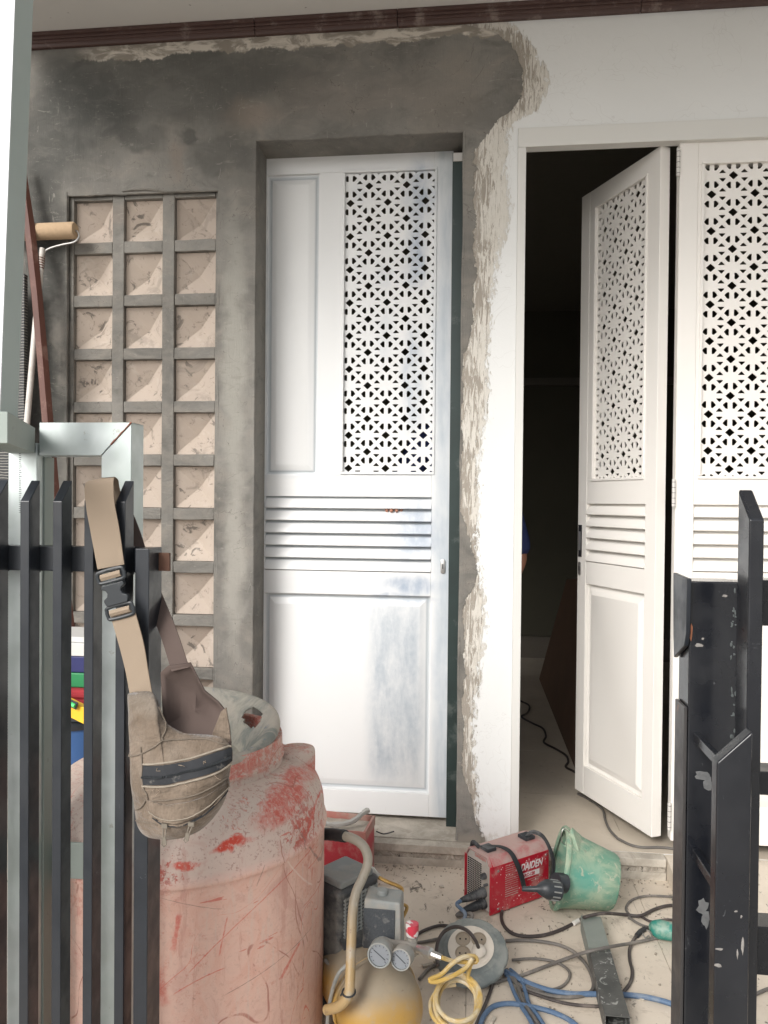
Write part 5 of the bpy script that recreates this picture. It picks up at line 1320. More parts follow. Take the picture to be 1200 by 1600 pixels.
mo_ = Vector((b0.x, b0.y, 0))+upv*(Rm_*math.cos(tilt))+axb*(Rm_*math.sin(tilt))+Vector((0, .02, .003))
bprof2 = [(Rm_-.006, .004), (Rm_+.002, .0), (Rm_+.006, .002), (Rm_+.006, .009), (Rm_, .010), (Rm_-.008, .04), (Rm_-.018, .09), (Rb_+.003, Lb-.006), (Rb_+.003, Lb), (Rb_-.004, Lb+.001), (Rb_-.006, Lb-.006), (.0, Lb-.006)]
MB().lathe(smooth_prof(bprof2, 2), mo_, axd, n=48, caps=False, wob=lambda a, h: 1+.025*math.sin(2*a+.5)*(1-h/.16)+.012*math.sin(5*a)*(1-h/.16)).build('pail', M_BUCK, bk, smooth=True)
pb_ = bk.children[0]; s_ = pb_.modifiers.new('s', 'SOLIDIFY'); s_.thickness = .003; s_.offset = -1
# spout / ear at the upper rim
et = P(893, 1293, mo_.y-.02); r1 = P(880, 1322, mo_.y-.03); r2 = P(925, 1322, mo_.y+.02); r3 = P(905, 1330, mo_.y-.06)
MB().add([et, r1, r3, r2, et+Vector((.004, .006, -.002)), r1+Vector((.004, .008, 0)), r3+Vector((0, .02, 0)), r2+Vector((0, .008, 0))], [(0,1,2), (0,2,3), (4,6,5), (4,7,6), (0,4,5,1), (0,3,7,4)]).build('pouring_lip', M_BUCK, bk, .002, rough=.001)
MB().tube(cr([P(890, 1300, mo_.y-.03), P(882, 1294, mo_.y-.04), P(877, 1303, mo_.y-.045), P(878, 1315, mo_.y-.04), P(887, 1320, mo_.y-.03), P(888, 1308, mo_.y-.035)], 6), .0012, 6).build('bail_wire', M_CHROME, bk, smooth=True)

# black ribbed connector between the welder and the bucket
cn = thing('cable_connector', 'black ribbed round connector leaning between the red welder and the bucket', 'connector', tuple(G(856, 1412)))
c0 = F(838, 1389, 2.04); c1 = F(852, 1389, 2.04); c2 = F(873, 1392, 2.05)
MB().tube([c0+(c0-c1)*1.6, c0, c0.lerp(c1, .5), c1, c1.lerp(c2, .15), c2], [.006, .008, .017, .023, .025, .025], 24).build('body', M_PLAS, cn, smooth=True)
dd = (c2-c1).normalized()
for k in range(12):
    a = 2*math.pi*k/12; o1 = dd.orthogonal().normalized(); o2 = dd.cross(o1); rr = (o1*math.cos(a)+o2*math.sin(a))
    MB().obox(c1.lerp(c2, .6)+rr*.0255, dd*.011, rr*.0012, rr.cross(dd)*.0016).build('grip_rib', M_GREYP, cn)
MB().tube([F(868, 1378, 2.09), F(882, 1380, 2.10)], [.024, .026], 18).build('shroud', M_PLAS, cn, smooth=True)

# ------------------------------------------------------------------ cable reel with sockets
M_REEL = simple('dusty_grey_rubber_reel', (.13, .15, .15), .7, 0, .15, 22, .2, .5, (.27, .28, .26))
M_SOCK = simple('off_white_socket_plate', (.60, .55, .48), .5, 0, .1, 30, .05, .3, (.42, .36, .29))
rl = thing('cable_reel', 'grey round cable reel with four sockets and a plug pushed in', 'cable reel', tuple(G(735, 1515)))
rc = F(736, 1484, 1.86); rn = Vector((-.05, -.42, .90)).normalized()
RR = .0885
rp = [(0, -.036), (.050, -.036), (.052, -.018), (RR-.004, -.016), (RR, -.012), (RR, -.006), (RR-.004, -.001), (.068, .004), (.060, .007), (.0, .007)]
MB().lathe(smooth_prof(rp, 2), rc, rn, n=96, caps=False, wob=lambda a, h: 1-.030*max(0, math.cos(10*a))**6).build('housing', M_REEL, rl, smooth=True)
u3 = (Vector((1, 0, 0))-rn*rn.x).normalized(); w3 = rn.cross(u3)
MB().lathe(smooth_prof([(.053, .0068), (.0535, .010), (.051, .0118), (0, .0122)], 2), rc, rn, n=64, caps=False).build('socket_plate', M_SOCK, rl, smooth=True)
M_SOCKD = simple('socket_well', (.30, .25, .19), .6, 0, .2, 40)
for k in range(4):
    a = R_(45+90*k); c_ = rc+(u3*math.cos(a)*.027+w3*math.sin(a)*.026)
    so2 = MB().lathe([(.0178, .0115), (.0185, .0145), (.0165, .0150), (.0155, .0128), (0, .0126)], c_, rn, n=32, caps=False).build('socket', M_SOCK if k == 3 else M_SOCKD, rl, smooth=True)
    if k != 3:
        for s_ in (-1, 1): MB().lathe([(.0022, .0127), (.0022, .0132), (0, .0132)], c_+u3*s_*.007, rn, n=12, caps=False).build('pin_hole', M_HOLE, so2)
a = R_(-45); pc = rc+(u3*math.cos(a)*.027+w3*math.sin(a)*.026)
MB().lathe([(.0165, .013), (.0170, .026), (.012, .032), (.006, .036), (.0, .038)], pc, rn, n=28, caps=False).build('plug', M_SOCK, rl, smooth=True)
lead = [pc+rn*.036, F(742, 1468, 1.80), F(730, 1454, 1.81), F(712, 1448, 1.83), F(695, 1455, 1.84), F(685, 1470, 1.83), F(682, 1490, 1.80), F(684, 1508, 1.76)]
MB().tube(cr(lead, 6), .0042, 8).build('plug_lead', simple('plug_lead_rubber', (.05, .04, .038), .55, 0, .2, 50, .1, .2, (.25, .22, .2)), rl, smooth=True)

# ------------------------------------------------------------------ steel tube offcut
stl = simple('scuffed_black_steel_tube', (.05, .052, .05), .55, .2, .3, 18, .2, .5, (.30, .31, .28), ds=16)
mt = Mat('scuffed_dusty_steel', .55, .15); n = mt.noise(12, 5, .65); 
gy = mt.rng(mt.Y, -.52, -.50); c = mt.mix(mt.rng(n, .3, .7), (.05, .052, .05), (.10, .10, .095)); c = mt.mix(mt.rng(mt.noise(38, 5, .72, 1), .57, .62, 0, .8), c, (.36, .37, .35)); c = mt.mix(gy, c, mt.mix(n, (.16, .18, .165), (.27, .29, .265))); mt.col(c); M_TUB = mt.m
tz = .043
p0, p1 = G(965, 1588, tz), G(923, 1431, tz); d_ = (p1-p0).normalized(); sN = Vector((-d_.y, d_.x, 0))*-1
hw_ = .0265; th2 = .0022
p1 = p0+d_*min((p1-p0).length, .50)
tubeo = MB()
def tq(l, w_, z): return p0+d_*l+sN*w_+Vector((0, 0, z-tz))
Ls = (p1-p0).length
outer = [(-hw_, .002), (hw_, .002), (hw_, tz), (-hw_, tz)]; inner = [(-hw_+th2, .002+th2), (hw_-th2, .002+th2), (hw_-th2, tz-th2), (-hw_+th2, tz-th2)]
v_ = [tq(0, *o) for o in outer]+[tq(Ls, *o) for o in outer]+[tq(0, *o) for o in inner]+[tq(Ls, *o) for o in inner]
f_ = [(i, (i+1) % 4, 4+(i+1) % 4, 4+i) for i in range(4)]+[(8+i, 12+i, 12+(i+1) % 4, 8+(i+1) % 4) for i in range(4)]+[(i, 8+i, 8+(i+1) % 4, (i+1) % 4) for i in range(4)]+[(4+i, 4+(i+1) % 4, 12+(i+1) % 4, 12+i) for i in range(4)]
to_ = tubeo.add(v_, f_).build('steel_tube', M_TUB, None, .0012); tag(to_, 'short hollow rectangular steel tube lying on the floor, open end forward', 'steel tube')
# shackle peeking from its mouth
c_ = tq(-.012, .002, .012)
tag(MB().tube([c_+sN*math.cos(a)*.016+d_*math.sin(a)*.012+Vector((0, 0, .002)) for a in [2*math.pi*i/16 for i in range(16)]], .0035, 8, closed=True).build('steel_ring', M_CHROME, None, smooth=True), 'bright metal ring lying at the open end of the steel tube', 'ring')

# ------------------------------------------------------------------ cables on the floor
def cmat(name, c, d): return simple(name, c, .6, 0, .25, 40, .1, .35, d)
C_GREY = cmat('grey_dusty_cable', (.12, .11, .10), (.30, .27, .235)); C_DARK = cmat('dark_rubber_cable', (.045, .036, .034), (.2, .17, .15)); C_BLUE = cmat('blue_dusty_cable', (.075, .13, .22), (.26, .29, .32))
def cable(name, pts, r, mat, label, cat='cable', z=None, group=None):
    P3 = []
    for p in pts:
        zz = p[2] if len(p) > 2 else (r+.001)
        P3.append(G(p[0], p[1], zz))
    o = MB().tube(cr(P3, 6), r, 8).build(name, mat, None, smooth=True); tag(o, label, cat, group); return o
c_1 = cable('cable', [(826, 1388, .045), (812, 1390, .03), (796, 1402), (784, 1425), (786, 1444), (800, 1458), (822, 1463), (850, 1461), (878, 1452), (905, 1438, .006), (914, 1433, .05), (930, 1429, .052), (946, 1427, .048), (975, 1429, .01), (1000, 1431, .01), (1022, 1421), (1045, 1415), (1075, 1416), (1130, 1425), (1200, 1432)], .0045, C_DARK, 'dark cable looping from the connector in front of the welder and over the steel tube')
pA = [G(896, 1443, .007), G(905, 1438, .008)]
MB().tube(pA, .0062, 10).build('tape_band', simple('white_tape', (.62, .60, .56), .6), c_1, smooth=True)
cable('cable', [(790, 1470), (815, 1469), (845, 1471), (875, 1477), (897, 1488), (914, 1505), (924, 1524), (927, 1542), (918, 1553), (895, 1558), (868, 1557), (840, 1551), (812, 1540), (792, 1524), (775, 1512)], .0042, C_GREY, 'grey cable running right from the reel and curling back under the steel tube')
cable('cable', [(745, 1545), (780, 1533), (815, 1524), (850, 1511), (885, 1498, .012), (918, 1487, .052), (950, 1480, .052), (985, 1474, .012), (1015, 1468), (1045, 1461), (1075, 1455), (1180, 1440)], .0042, C_GREY, 'long straight grey cable crossing over the middle of the steel tube')
cable('cable', [(985, 1431), (978, 1420), (985, 1408), (1003, 1401), (1030, 1400), (1075, 1404), (1140, 1415), (1200, 1418)], .0034, C_GREY, 'thin grey cable bowing away behind the gate post, farthest loop on the floor')
cable('cable', [(982, 1432), (992, 1440), (1004, 1446), (1016, 1450), (1022, 1456)], .0036, C_GREY, 'short grey lead running into the teal tool')
cc = cable('cable', [(1020, 1448), (1005, 1453), (992, 1465), (984, 1482), (984, 1500), (988, 1518), (985, 1535), (974, 1550), (962, 1562, .01)], .0042, C_DARK, 'dark taped cable hanging down from the teal tool to the steel tube')
MB().tube([G(1008, 1451, .006), G(1000, 1456, .006), G(995, 1462, .006)], .0065, 10).build('tape_band', M_RUBB, cc, smooth=True)
tag(MB().tube(cr([G(1013, 1462, .004), G(1018, 1466, .004), G(1017, 1459, .004), G(1010, 1453, .006), G(1004, 1458, .004), G(1009, 1466, .004)], 5, True), .0016, 6, closed=True).build('wire_loop', M_GREYP, None, smooth=True), 'small bent wire loop on the floor beside the teal tool', 'wire')
cable('cable', [(1180, 1600), (1100, 1588), (1070, 1577), (1045, 1567), (1015, 1559), (985, 1555), (955, 1554), (925, 1553), (895, 1553), (865, 1549), (838, 1541), (812, 1530), (790, 1518)], .0062, C_BLUE, 'blue cable passing beneath the steel tube toward the gate')
cable('cable', [(912, 1612), (890, 1594), (862, 1581), (830, 1573), (798, 1568), (772, 1572), (757, 1586), (750, 1606), (752, 1630)], .0055, C_BLUE, 'blue cable bent in a wide arc nearest the camera')
for i, (dx, lb) in enumerate(((0, 'leftmost of the blue cables trailing down from under the reel'), (9, 'middle of the blue cables trailing down from under the reel'), (18, 'rightmost of the blue cables trailing down from under the reel'))):
    cable('cable', [(786+dx*.6, 1515), (795+dx, 1530), (803+dx, 1550), (813+dx*.8, 1570), (826+dx*.9, 1590), (838+dx, 1612)], .0048, C_BLUE if i != 1 else C_GREY, lb)
cable('cable', [(812, 1545), (835, 1553), (862, 1562), (892, 1569), (925, 1572), (960, 1572)], .0036, C_DARK, 'thin dark cable just below the curl of grey cable')
cable('cable', [(772, 1530), (765, 1552), (757, 1572), (748, 1592), (738, 1615)], .0040, C_DARK, 'dark cable dropping behind the yellow hose coil')
cable('cable', [(640, 1470), (660, 1455), (688, 1446), (712, 1450), (726, 1460)], .0040, C_DARK, 'dark cable arching from the compressor to the back of the reel')
cable('cable', [(630, 1474), (660, 1472), (690, 1466), (716, 1463)], .0040, C_GREY, 'straight cable lying between the compressor and the reel')
cable('cable', [(1060, 1480), (1120, 1560), (1160, 1560), (1200, 1545)], .004, C_GREY, 'grey cable glimpsed through the rails of the gate')
# welding leads from the front plugs
for i, (pl, mat, lb) in enumerate(((plugs[0], C_BLUE, 'blue welding lead leaving the upper front plug of the welder'), (plugs[1], C_GREY, 'grey blue welding lead leaving the lower front plug of the welder'))):
    pts = [pl, pl+Vector((-.012, -.006, -.010)), G(727+i*10, 1428, .03), G(721+i*12, 1446, .006), G(724+i*12, 1462, .006), G(740+i*8, 1480, .006)]
    tag(MB().tube(cr(pts, 6), .0052, 10).build('welding_lead', mat, None, smooth=True), lb, 'cable')
cable('cable', [(800, 1500), (835, 1498), (870, 1504), (890, 1520), (880, 1540), (850, 1548), (822, 1540)], .0034, C_GREY, 'thin grey cable loop lying flat between the reel and the steel tube')
cable('cable', [(655, 1530), (672, 1512), (690, 1506), (712, 1512)], .0040, C_GREY, 'grey cable tucked between the compressor and the coiled hose')
cable('cable', [(1000, 1431), (1018, 1440), (1042, 1437), (1080, 1440), (1190, 1450)], .0036, C_DARK, 'dark cable running right just above the teal tool')
for i_, (x_, y_, a_0, l_, w_, lb) in enumerate(((668, 1508, .5, .030, .010, 'small offcut strip lying behind the gauges'), (770, 1595, 1.2, .022, .008, 'small dusty offcut beside the nearest blue cable'), (1000, 1560, -.4, .018, .007, 'tiny offcut right of the open end of the steel tube'), (690, 1385, .2, .014, .010, 'small lump of mortar on the floor before the doorstep'), (617, 1352, .8, .012, .010, 'small pale lump of mortar against the doorstep skirting'))):
    c_ = G(x_, y_, .003); dx_ = Vector((math.cos(a_0), math.sin(a_0), 0))
    tag(MB().obox(c_, dx_*l_/2, Vector((-dx_.y, dx_.x, 0))*w_/2, Vector((0, 0, .0028))).build('offcut', M_SILL, None, .001, rough=.002, rs=90, sub=2), lb, 'offcut')
# teal tool
mt = Mat('dusty_teal_plastic', .45, spec=.4); c = mt.mix(mt.rng(mt.noise(24, 5, .65), .42, .62), (.02, .20, .16), (.22, .32, .26)); mt.col(c); M_TEAL = mt.m
tl = thing('power_tool', 'dusty teal power tool lying half hidden by the gate post', 'power tool', tuple(G(1040, 1462)))
def tprof(pts, rs, nm, mat): MB().tube(cr(pts, 4), [rs[min(len(rs)-1, i//4)]+(rs[min(len(rs)-1, i//4+1)]-rs[min(len(rs)-1, i//4)])*(i % 4)/4 for i in range(4*(len(pts)-1)+1)], 16).build(nm, mat, tl, smooth=True)
tprof([G(1014, 1450, .022), G(1020, 1450, .024), G(1030, 1452, .026), G(1046, 1455, .027), G(1062, 1458, .027), G(1090, 1462, .028)], [.006, .018, .024, .023, .020, .022, .024], 'tool_body', M_TEAL)
tprof([G(1090, 1462, .028), G(1105, 1464, .028), G(1112, 1465, .028)], [.024, .028, .02], 'gear_head', M_GREYP)
cable('cable', [(1200, 1378, .006), (1180, 1372, .006), (1160, 1376, .006)], .004, C_DARK, 'dark cable end seen below the right door past the gate')
# room and threshold cables (on the raised floor)
def rz(pts, r, mat, lb):
    o = MB().tube(cr([G(x, y, .065+r+.002+(p[0] if p else 0)) for (x, y, *p) in pts], 6), r, 8).build('cable', mat, None, smooth=True); tag(o, lb, 'cable')
rz([(800, 1092), (815, 1096), (827, 1103), (824, 1114), (815, 1120), (832, 1130), (848, 1138), (853, 1150), (850, 1160), (868, 1170), (884, 1180), (888, 1190), (884, 1198), (896, 1205), (908, 1212)], .0048, C_DARK, 'black cable snaking across the dark room floor')
rz([(903, 1240), (915, 1246), (930, 1255), (942, 1266), (946, 1282), (953, 1297), (965, 1310)], .0042, C_GREY, 'grey cable coming out from under the open door')
o = MB().tube(cr([G(965, 1310, .071), G(985, 1320, .071), G(1005, 1324, .071), G(1030, 1324, .071), G(1055, 1327, .07), G(1100, 1340, .062), G(1180, 1372, .04)], 6), .0042, 8).build('cable', C_GREY, None, smooth=True); tag(o, 'grey cable lying along the edge of the doorstep below the doors', 'cable')

# ------------------------------------------------------------------ things leaning in the left corner
M_WOOD = simple('dark_red_wood', (.10, .036, .024), .6, 0, .35, 9, .2, .2, (.24, .15, .12))
pole = MB(); pa, pb_2 = P(33, 250, -.05), P(112, 1010, -.20)
dpo = (pb_2-pa); base_ = pa+dpo*((0-pa.z)/dpo.z)
n_ = 10; pp = [pa.lerp(base_, i/n_)+Vector((.006*math.sin(i*.9), 0, 0)) for i in range(n_+1)]
po = pole.tube(pp, [.012]+[.019]*n_, 6).build('wooden_pole', M_WOOD, None, .001, rough=.001, rs=20); tag(po, 'dark red wooden pole leaning on the cement wall left of the block grille', 'pole')
rol = thing('paint_roller', 'cream paint roller with a long white handle leaning in the left corner', 'paint roller', tuple(P(52, 600, -.02)))
M_NAP = simple('cream_roller_nap', (.50, .36, .23), .95, 0, .15, 90, .6, .2, (.55, .45, .35))
ra, rb2 = P(14, 364, -.045), P(118, 360, -.045)
MB().tube([ra, ra.lerp(rb2, .02), ra.lerp(rb2, .98), rb2], [.022, .027, .027, .0235], 24).build('sleeve', M_NAP, rol, smooth=True, rough=.0008, rs=120)
MB().tube(cr([rb2, P(121, 362, -.045), P(123, 370, -.045), P(116, 378, -.05), P(98, 382, -.055), P(80, 387, -.06), P(71, 392, -.06), P(66, 400, -.06)], 6), .0032, 8).build('wire_arm', M_CHROME, rol, smooth=True)
h0 = P(66, 388, -.065); h1 = P(43, 650, -.13); hd_ = h1-h0; h2 = h0+hd_*(1.9)
MB().tube([h0, h0.lerp(h2, .02), h0.lerp(h2, .5), h2], [.008, .0095, .0095, .0095], 12).build('handle', simple('white_plastic_pipe', (.60, .57, .53), .5, 0, .08, 10, 0, .3, (.45, .4, .35)), rol, smooth=True)
wr = MB(); wr.tube([h0.lerp(h2, .025+.0016*i)+Vector((math.cos(i*1.3)*.0105, math.sin(i*1.3)*.0105, 0)) for i in range(26)], .0022, 6); wr.build('string_binding', M_WOOD, rol, smooth=True)
# dark printed board
mt = Mat('printed_black_board', .6); wv2 = mt.nt.nodes.new('ShaderNodeTexWave'); wv2.bands_direction = 'Z'; wv2.inputs['Scale'].default_value = 34; wv2.inputs['Distortion'].default_value = 3; wv2.inputs['Detail'].default_value = 3; mt.link(mt.pos, wv2.inputs['Vector'])
c = mt.mix(mt.math('MULTIPLY', mt.rng(wv2.outputs['Fac'], .72, .86), .8), (.03, .032, .035), (.30, .29, .26)); mt.col(c)
bo3 = MB().box(P(-40, 500, -.09).x, P(38, 500, -.09).x, -.09, -.07, .25, P(30, 428, -.09).z).build('carton', mt.m, None, .002); tag(bo3, 'tall dark printed carton standing behind the leaning post', 'carton')
# stack of site things seen between the bars
M_BLUE = simple('blue_drum_plastic', (.045, .12, .30), .5, 0, .15, 8, .05, .2, (.3, .3, .3))
dr = thing('blue_drum', 'blue plastic drum in the corner left of the red tank, seen through the bars', 'drum', (-1.08, -.62, 0))
dX, dY = P(74, 1160, -.58).x-.02, -.40
zd = P(74, 1142, dY-.15).z
MB().lathe(smooth_prof([(.150, .002), (.158, .02), (.160, zd-.03), (.157, zd-.008), (.150, zd)], 3), (dX, dY, 0), n=40).build('body', M_BLUE, dr, smooth=True)
MB().lathe([(.150, zd+.0005), (.164, zd+.001), (.164, zd+.012), (.150, zd+.014)], (dX, dY, 0), n=40).build('rim', M_PLAS, dr, smooth=True)
zz = zd+.015
def sb(nm, lb, cat, x0_, x1_, y0_, y1_, h, mat, bev=.004, rz_=0, parts=()):
    global zz
    t = thing(nm, lb, cat, ((x0_+x1_)/2, (y0_+y1_)/2, zz), rz=0)
    MB().box(x0_, x1_, y0_, y1_, zz, zz+h).build('body', mat, t, bev)
    for (nm2, a, b, c_, d_, e_, f_2, m2) in parts: MB().box(a, b, c_, d_, zz+e_, zz+f_2).build(nm2, m2, t, .002)
    zz += h+.0005
M_WHT = simple('white_plastic_lid', (.62, .62, .60), .5); M_NAVY = simple('navy_plastic', (.02, .025, .12), .45); M_RED2 = simple('red_rag', (.34, .03, .04), .9, 0, .3, 30, .5)
M_GRN = simple('green_plastic', (.02, .22, .08), .45); M_LVL = simple('yellow_level_paint', (.80, .48, .03), .4, 0, .05)
sb('tool_tray', 'black tool tray on the blue drum', 'tray', dX-.12, dX+.12, dY-.12, dY+.12, .040, M_PLAS, parts=(('lip', dX-.125, dX+.125, dY-.125, dY-.1205, .028, .036, M_GREYP),))
sb('folded_cloth', 'folded red cloth lying on the black tray', 'cloth', dX-.10, dX+.11, dY-.11, dY+.11, .045, M_RED2, .012, parts=(('fold', dX-.10, dX+.10, dY-.116, dY-.1105, .010, .020, M_RED2), ('fold', dX-.095, dX+.105, dY-.117, dY-.1107, .026, .036, M_RED2)))
zz += .0
sb('green_box', 'small green plastic box on the folded red cloth', 'box', dX-.09, dX+.10, dY-.09, dY+.09, .040, M_GRN)
sb('navy_case', 'navy blue case with a pale lid topping the stack', 'case', dX-.09, dX+.10, dY-.09, dY+.09, .045, M_NAVY, parts=(('lid', dX-.092, dX+.102, dY-.092, dY+.092, .0455, .080, M_WHT), ('lid_ridge', dX-.08, dX+.09, dY-.08, dY+.08, .0805, .095, M_WHT)))
lv = thing('spirit_level', 'yellow spirit level with a green vial lying across the stack by the fence', 'spirit level', tuple(P(100, 1090, -.62)))
l0, l1 = P(40, 1070, -.58), P(150, 1125, -.64); ld = (l1-l0).normalized(); lu = Vector((-ld.z, 0, ld.x)).normalized(); ln = ld.cross(lu)
cL = (l0+l1)/2
MB().obox(cL, ld*((l1-l0).length/2), lu*.019, ln*.010).build('body', M_LVL, lv, .0015)
wv4 = P(117, 1098, -.63)+Vector((0, -.012, 0)); MB().obox(wv4, ld*.016, lu*.009, ln*.002).build('window', M_PLAS, lv, .001)
MB().tube([wv4-ld*.011+Vector((0, -.004, 0)), wv4+ld*.011+Vector((0, -.004, 0))], .005, 12).build('vial', simple('green_vial', (.10, .75, .22), .2), lv, smooth=True)

# ------------------------------------------------------------------ inside the dark room
brd = thing('plywood_board', 'brown plywood board leaning behind the half open door', 'board', (.62, 1.2, .07))
b1_, b2_ = G(902, 1210, .067), G(852, 1085, .067)
dvb = (b2_-b1_); dvb.z = 0
tpz = P(880, 945, b1_.y+.2).z
v = [b1_, b2_+dvb*.3, b2_+dvb*.3+Vector((.16, 0, .62)), b1_+Vector((.14, 0, .78))]
thk = Vector((.012, .004, 0))
MB().add([p for p in v]+[p+thk for p in v], [(0,1,2,3), (7,6,5,4)]+[(i, 4+i, 4+(i+1) % 4, (i+1) % 4) for i in range(4)]).build('sheet', simple('brown_plywood', (.13, .075, .048), .7, 0, .3, 5, .1), brd, .001)
# ------------------------------------------------------------------ person inside, behind the sprayed door
M_SKIN = simple('skin', (.42, .20, .13), .55, 0, .08, 40, .05)
M_HAIR = simple('black_hair', (.01, .009, .008), .6, 0, .3, 90, .4)
mt = Mat('blue_work_jacket', .9, 0, .15); n = mt.noise(20, 4, .6); mt.col(mt.mix(n, (.03, .04, .11), (.045, .06, .16))); mt.bump(mt.noise(14, 4, .6), .7, .012); M_JKT = mt.m
M_TRS = simple('dark_trousers', (.03, .03, .035), .9, 0, .2, 20, .3)
def skin(name, verts, edges, radii, mat, parent, sub=2, root=0):
    me = bpy.data.meshes.new(name); me.from_pydata([tuple(v) for v in verts], edges, []); me.materials.append(mat)
    o = bpy.data.objects.new(name, me); COL.objects.link(o)
    sk = o.modifiers.new('skin', 'SKIN'); sb_ = o.modifiers.new('sub', 'SUBSURF'); sb_.levels = sb_.render_levels = sub
    for i, r in enumerate(radii):
        d = me.skin_vertices[0].data[i]; d.radius = r if isinstance(r, tuple) else (r, r); d.use_root = (i == root)
    dg = bpy.context.evaluated_depsgraph_get(); m2 = bpy.data.meshes.new_from_object(o.evaluated_get(dg)); bpy.data.objects.remove(o)
    m2.name = name
    for p_ in m2.polygons: p_.use_smooth = True
    if not m2.materials: m2.materials.append(mat)
    if parent is None:
        return m2
    return link(name, m2, parent)
psn = thing('person', 'person in a blue work jacket standing inside, fingers through the louvres of the sprayed door', 'person', (-.02, .58, .066))
fx, fz_ = P(615, 800, Y1).x, P(615, 800, Y1).z
ox, oy = -.02, .58
V = [(ox, oy, .96), (ox, oy+.01, 1.12), (ox, oy, 1.32), (ox, oy-.01, 1.44), (ox-.01, oy-.02, 1.50), (ox-.02, oy-.035, 1.60), (ox-.02, oy-.03, 1.69),
     (ox+.12, oy, 1.38), (ox+.165, oy+.01, 1.12), (ox+.215, oy-.02, .93), (ox+.10, oy-.14, .72),
     (ox-.165, oy, 1.39), (ox-.27, oy-.08, 1.15), (fx-.0, Y1+.15, fz_+.03), (fx, Y1+.085, fz_+.030),
     (ox+.09, oy, .90), (ox+.10, oy-.02, .50), (ox+.10, oy+.02, .12), (ox+.10, oy-.10, .085),
     (ox-.09, oy, .90), (ox-.10, oy-.02, .50), (ox-.10, oy+.02, .12), (ox-.10, oy-.10, .085)]
Ed = [(0,1),(1,2),(2,3),(3,4),(4,5),(5,6),(2,7),(7,8),(8,9),(9,10),(2,11),(11,12),(12,13),(13,14),(0,15),(15,16),(16,17),(17,18),(0,19),(19,20),(20,21),(21,22)]
Rr = [(.13,.10),(.115,.09),(.14,.10),(.06,.06),(.05,.05),(.075,.09),(.07,.085),.055,.042,.030,.028,.055,.040,.028,(.036,.018),.085,.058,.038,(.04,.03),.085,.058,.038,(.04,.03)]
body = skin('body', V, Ed, Rr, M_SKIN, psn)
# fingers rooted in the palm, curling over the slat
hand = Vector((fx, Y1+.075, fz_+.028))
for k, (dx, L) in enumerate(((-.024, .92), (-.008, 1.0), (.009, .97), (.024, .82))):
    a = hand+Vector((dx*.9, .0, 0)); b = a+Vector((dx*.08, -.030*L, .002)); c_ = b+Vector((dx*.05, -.024*L, -.010)); d_ = c_+Vector((0, -.020*L, -.020))
    skin('finger', [a, b, c_, d_], [(0,1),(1,2),(2,3)], [.0085, .0082, .0076, .0064], M_SKIN, psn)
skin('thumb', [hand+Vector((.034, .02, -.004)), hand+Vector((.044, .0, -.012)), hand+Vector((.036, -.022, -.018))], [(0,1),(1,2)], [.011, .0098, .008], M_SKIN, psn)
h2_ = Vector(V[10])
for k in range(4):
    a = h2_+Vector((-.02+.014*k, 0, -.01)); skin('finger', [a, a+Vector((0, -.012, -.032)), a+Vector((0, -.03, -.045))], [(0,1),(1,2)], [.009, .008, .007], M_SKIN, psn)
jv = [V[0], V[1], V[2], V[3], V[7], V[8], V[9], V[11], V[12], V[13]]
je = [(0,1),(1,2),(2,3),(2,4),(4,5),(5,6),(2,7),(7,8),(8,9)]
skin('jacket', jv, je, [(.165,.125),(.15,.115),(.150,.115),(.07,.07),.065,.056,.056,.075,.062,.042], M_JKT, psn)
skin('trousers', [V[0], V[15], V[16], V[17], V[19], V[20], V[21]], [(0,1),(1,2),(2,3),(0,4),(4,5),(5,6)], [(.145,.11), .10, .072, .055, .10, .072, .055], M_TRS, psn)
hm = MB().lathe([(0, .085), (.045, .075), (.074, .045), (.085, .0), (.080, -.03), (.0, -.03)], Vector(V[5])+Vector((0, .014, .045)), (0, .15, 1), n=28, caps=False); hm.build('hair', M_HAIR, psn, smooth=True, rough=.003, rs=60)
hd = Vector(V[5])
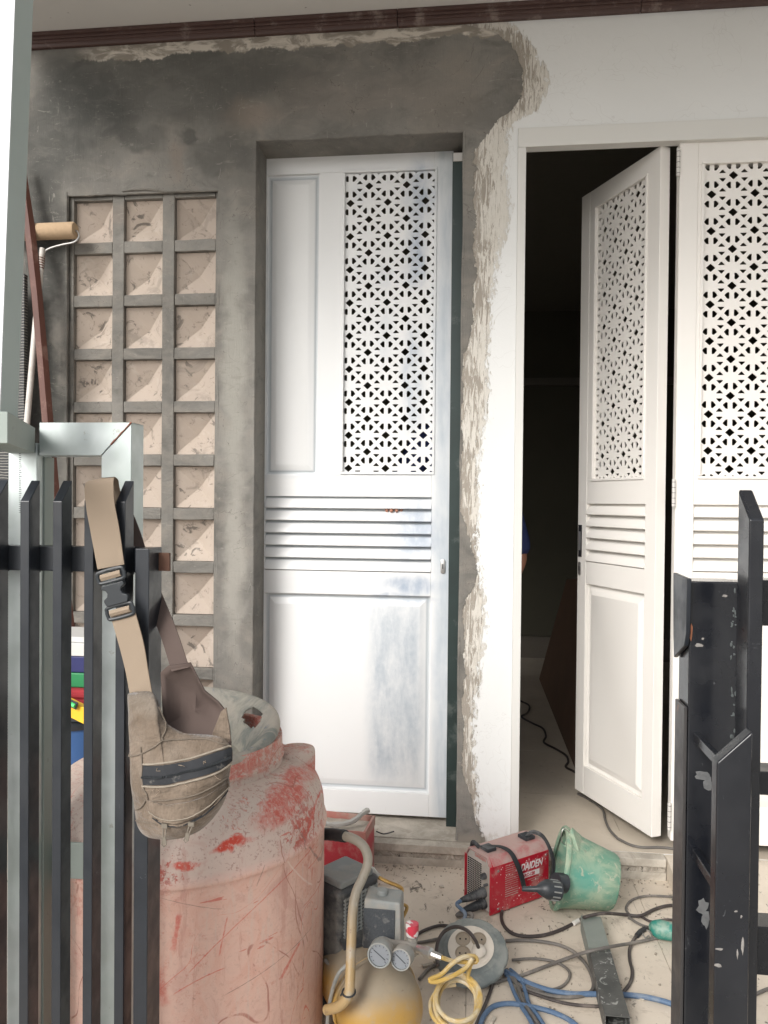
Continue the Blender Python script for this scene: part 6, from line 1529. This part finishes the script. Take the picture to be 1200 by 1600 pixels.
MB().lathe([(0, .012), (.009, .006), (.012, -.008), (.010, -.014), (0, -.016)], hd+Vector((0, -.092, -.012)), (0, -.3, 1), n=12, caps=False).build('nose', M_SKIN, psn, smooth=True)
for s_ in (-1, 1):
    MB().lathe([(0, -.007), (.006, -.004), (.008, 0), (.006, .004), (0, .007)], hd+Vector((s_*.028, -.083, .012)), (0, -1, 0), n=12, caps=False).build('eye', M_HAIR, psn, smooth=True)
    MB().obox(hd+Vector((s_*.078, .0, 0)), Vector((.006, 0, 0)), Vector((0, .014, 0)), Vector((0, 0, .026))).build('ear', M_SKIN, psn, .006)
MB().obox(hd+Vector((0, -.086, -.045)), Vector((.020, 0, 0)), Vector((0, .006, 0)), Vector((0, 0, .003))).build('mouth', simple('lips', (.28, .09, .08), .6), psn, .002)

# ------------------------------------------------------------------ grit and crumbs on the floor
dm = MB()
M_GRIT = simple('floor_grit', (.30, .26, .21), .95, 0, .5, 60)
random.seed(3)
for k in range(1500):
    x_ = random.uniform(-1.2, 1.3); y_ = -random.betavariate(1.2, 1.6)*1.6-.045
    r = random.choice((.0010, .0014, .0018, .0026)) * random.uniform(.6, 1.3)
    if random.random() < .03: r *= 2.2
    c_ = Vector((x_, y_, r*.5)); a = random.random()*6.28
    dm.obox(c_, Vector((math.cos(a), math.sin(a), .2))*r, Vector((-math.sin(a), math.cos(a), 0))*r*.7, Vector((0, .2, 1))*r*.5)
for k in range(160):
    x_ = random.uniform(-.5, .6); r = random.uniform(.001, .0025); a = random.random()*6.28
    dm.obox(Vector((x_, -.044-abs(random.gauss(0, .02)), r*.5)), Vector((math.cos(a), math.sin(a), 0))*r, Vector((-math.sin(a), math.cos(a), 0))*r*.7, Vector((0, 0, 1))*r*.5)
go = dm.build('grit', M_GRIT); tag(go, 'cement crumbs and grit scattered over the dusty floor', 'grit', kind='stuff')
sl_ = MB(); s0 = P(590, 1300, -.02)
ob = MB().tube(cr([P(588, 1299, -.03), P(600, 1303, -.035), P(616, 1299, -.03)], 5), .0022, 6).build('wire_scrap', M_RUBB, None, smooth=True); tag(ob, 'dark scrap of wire lying on the doorstep below the sprayed door', 'scrap')
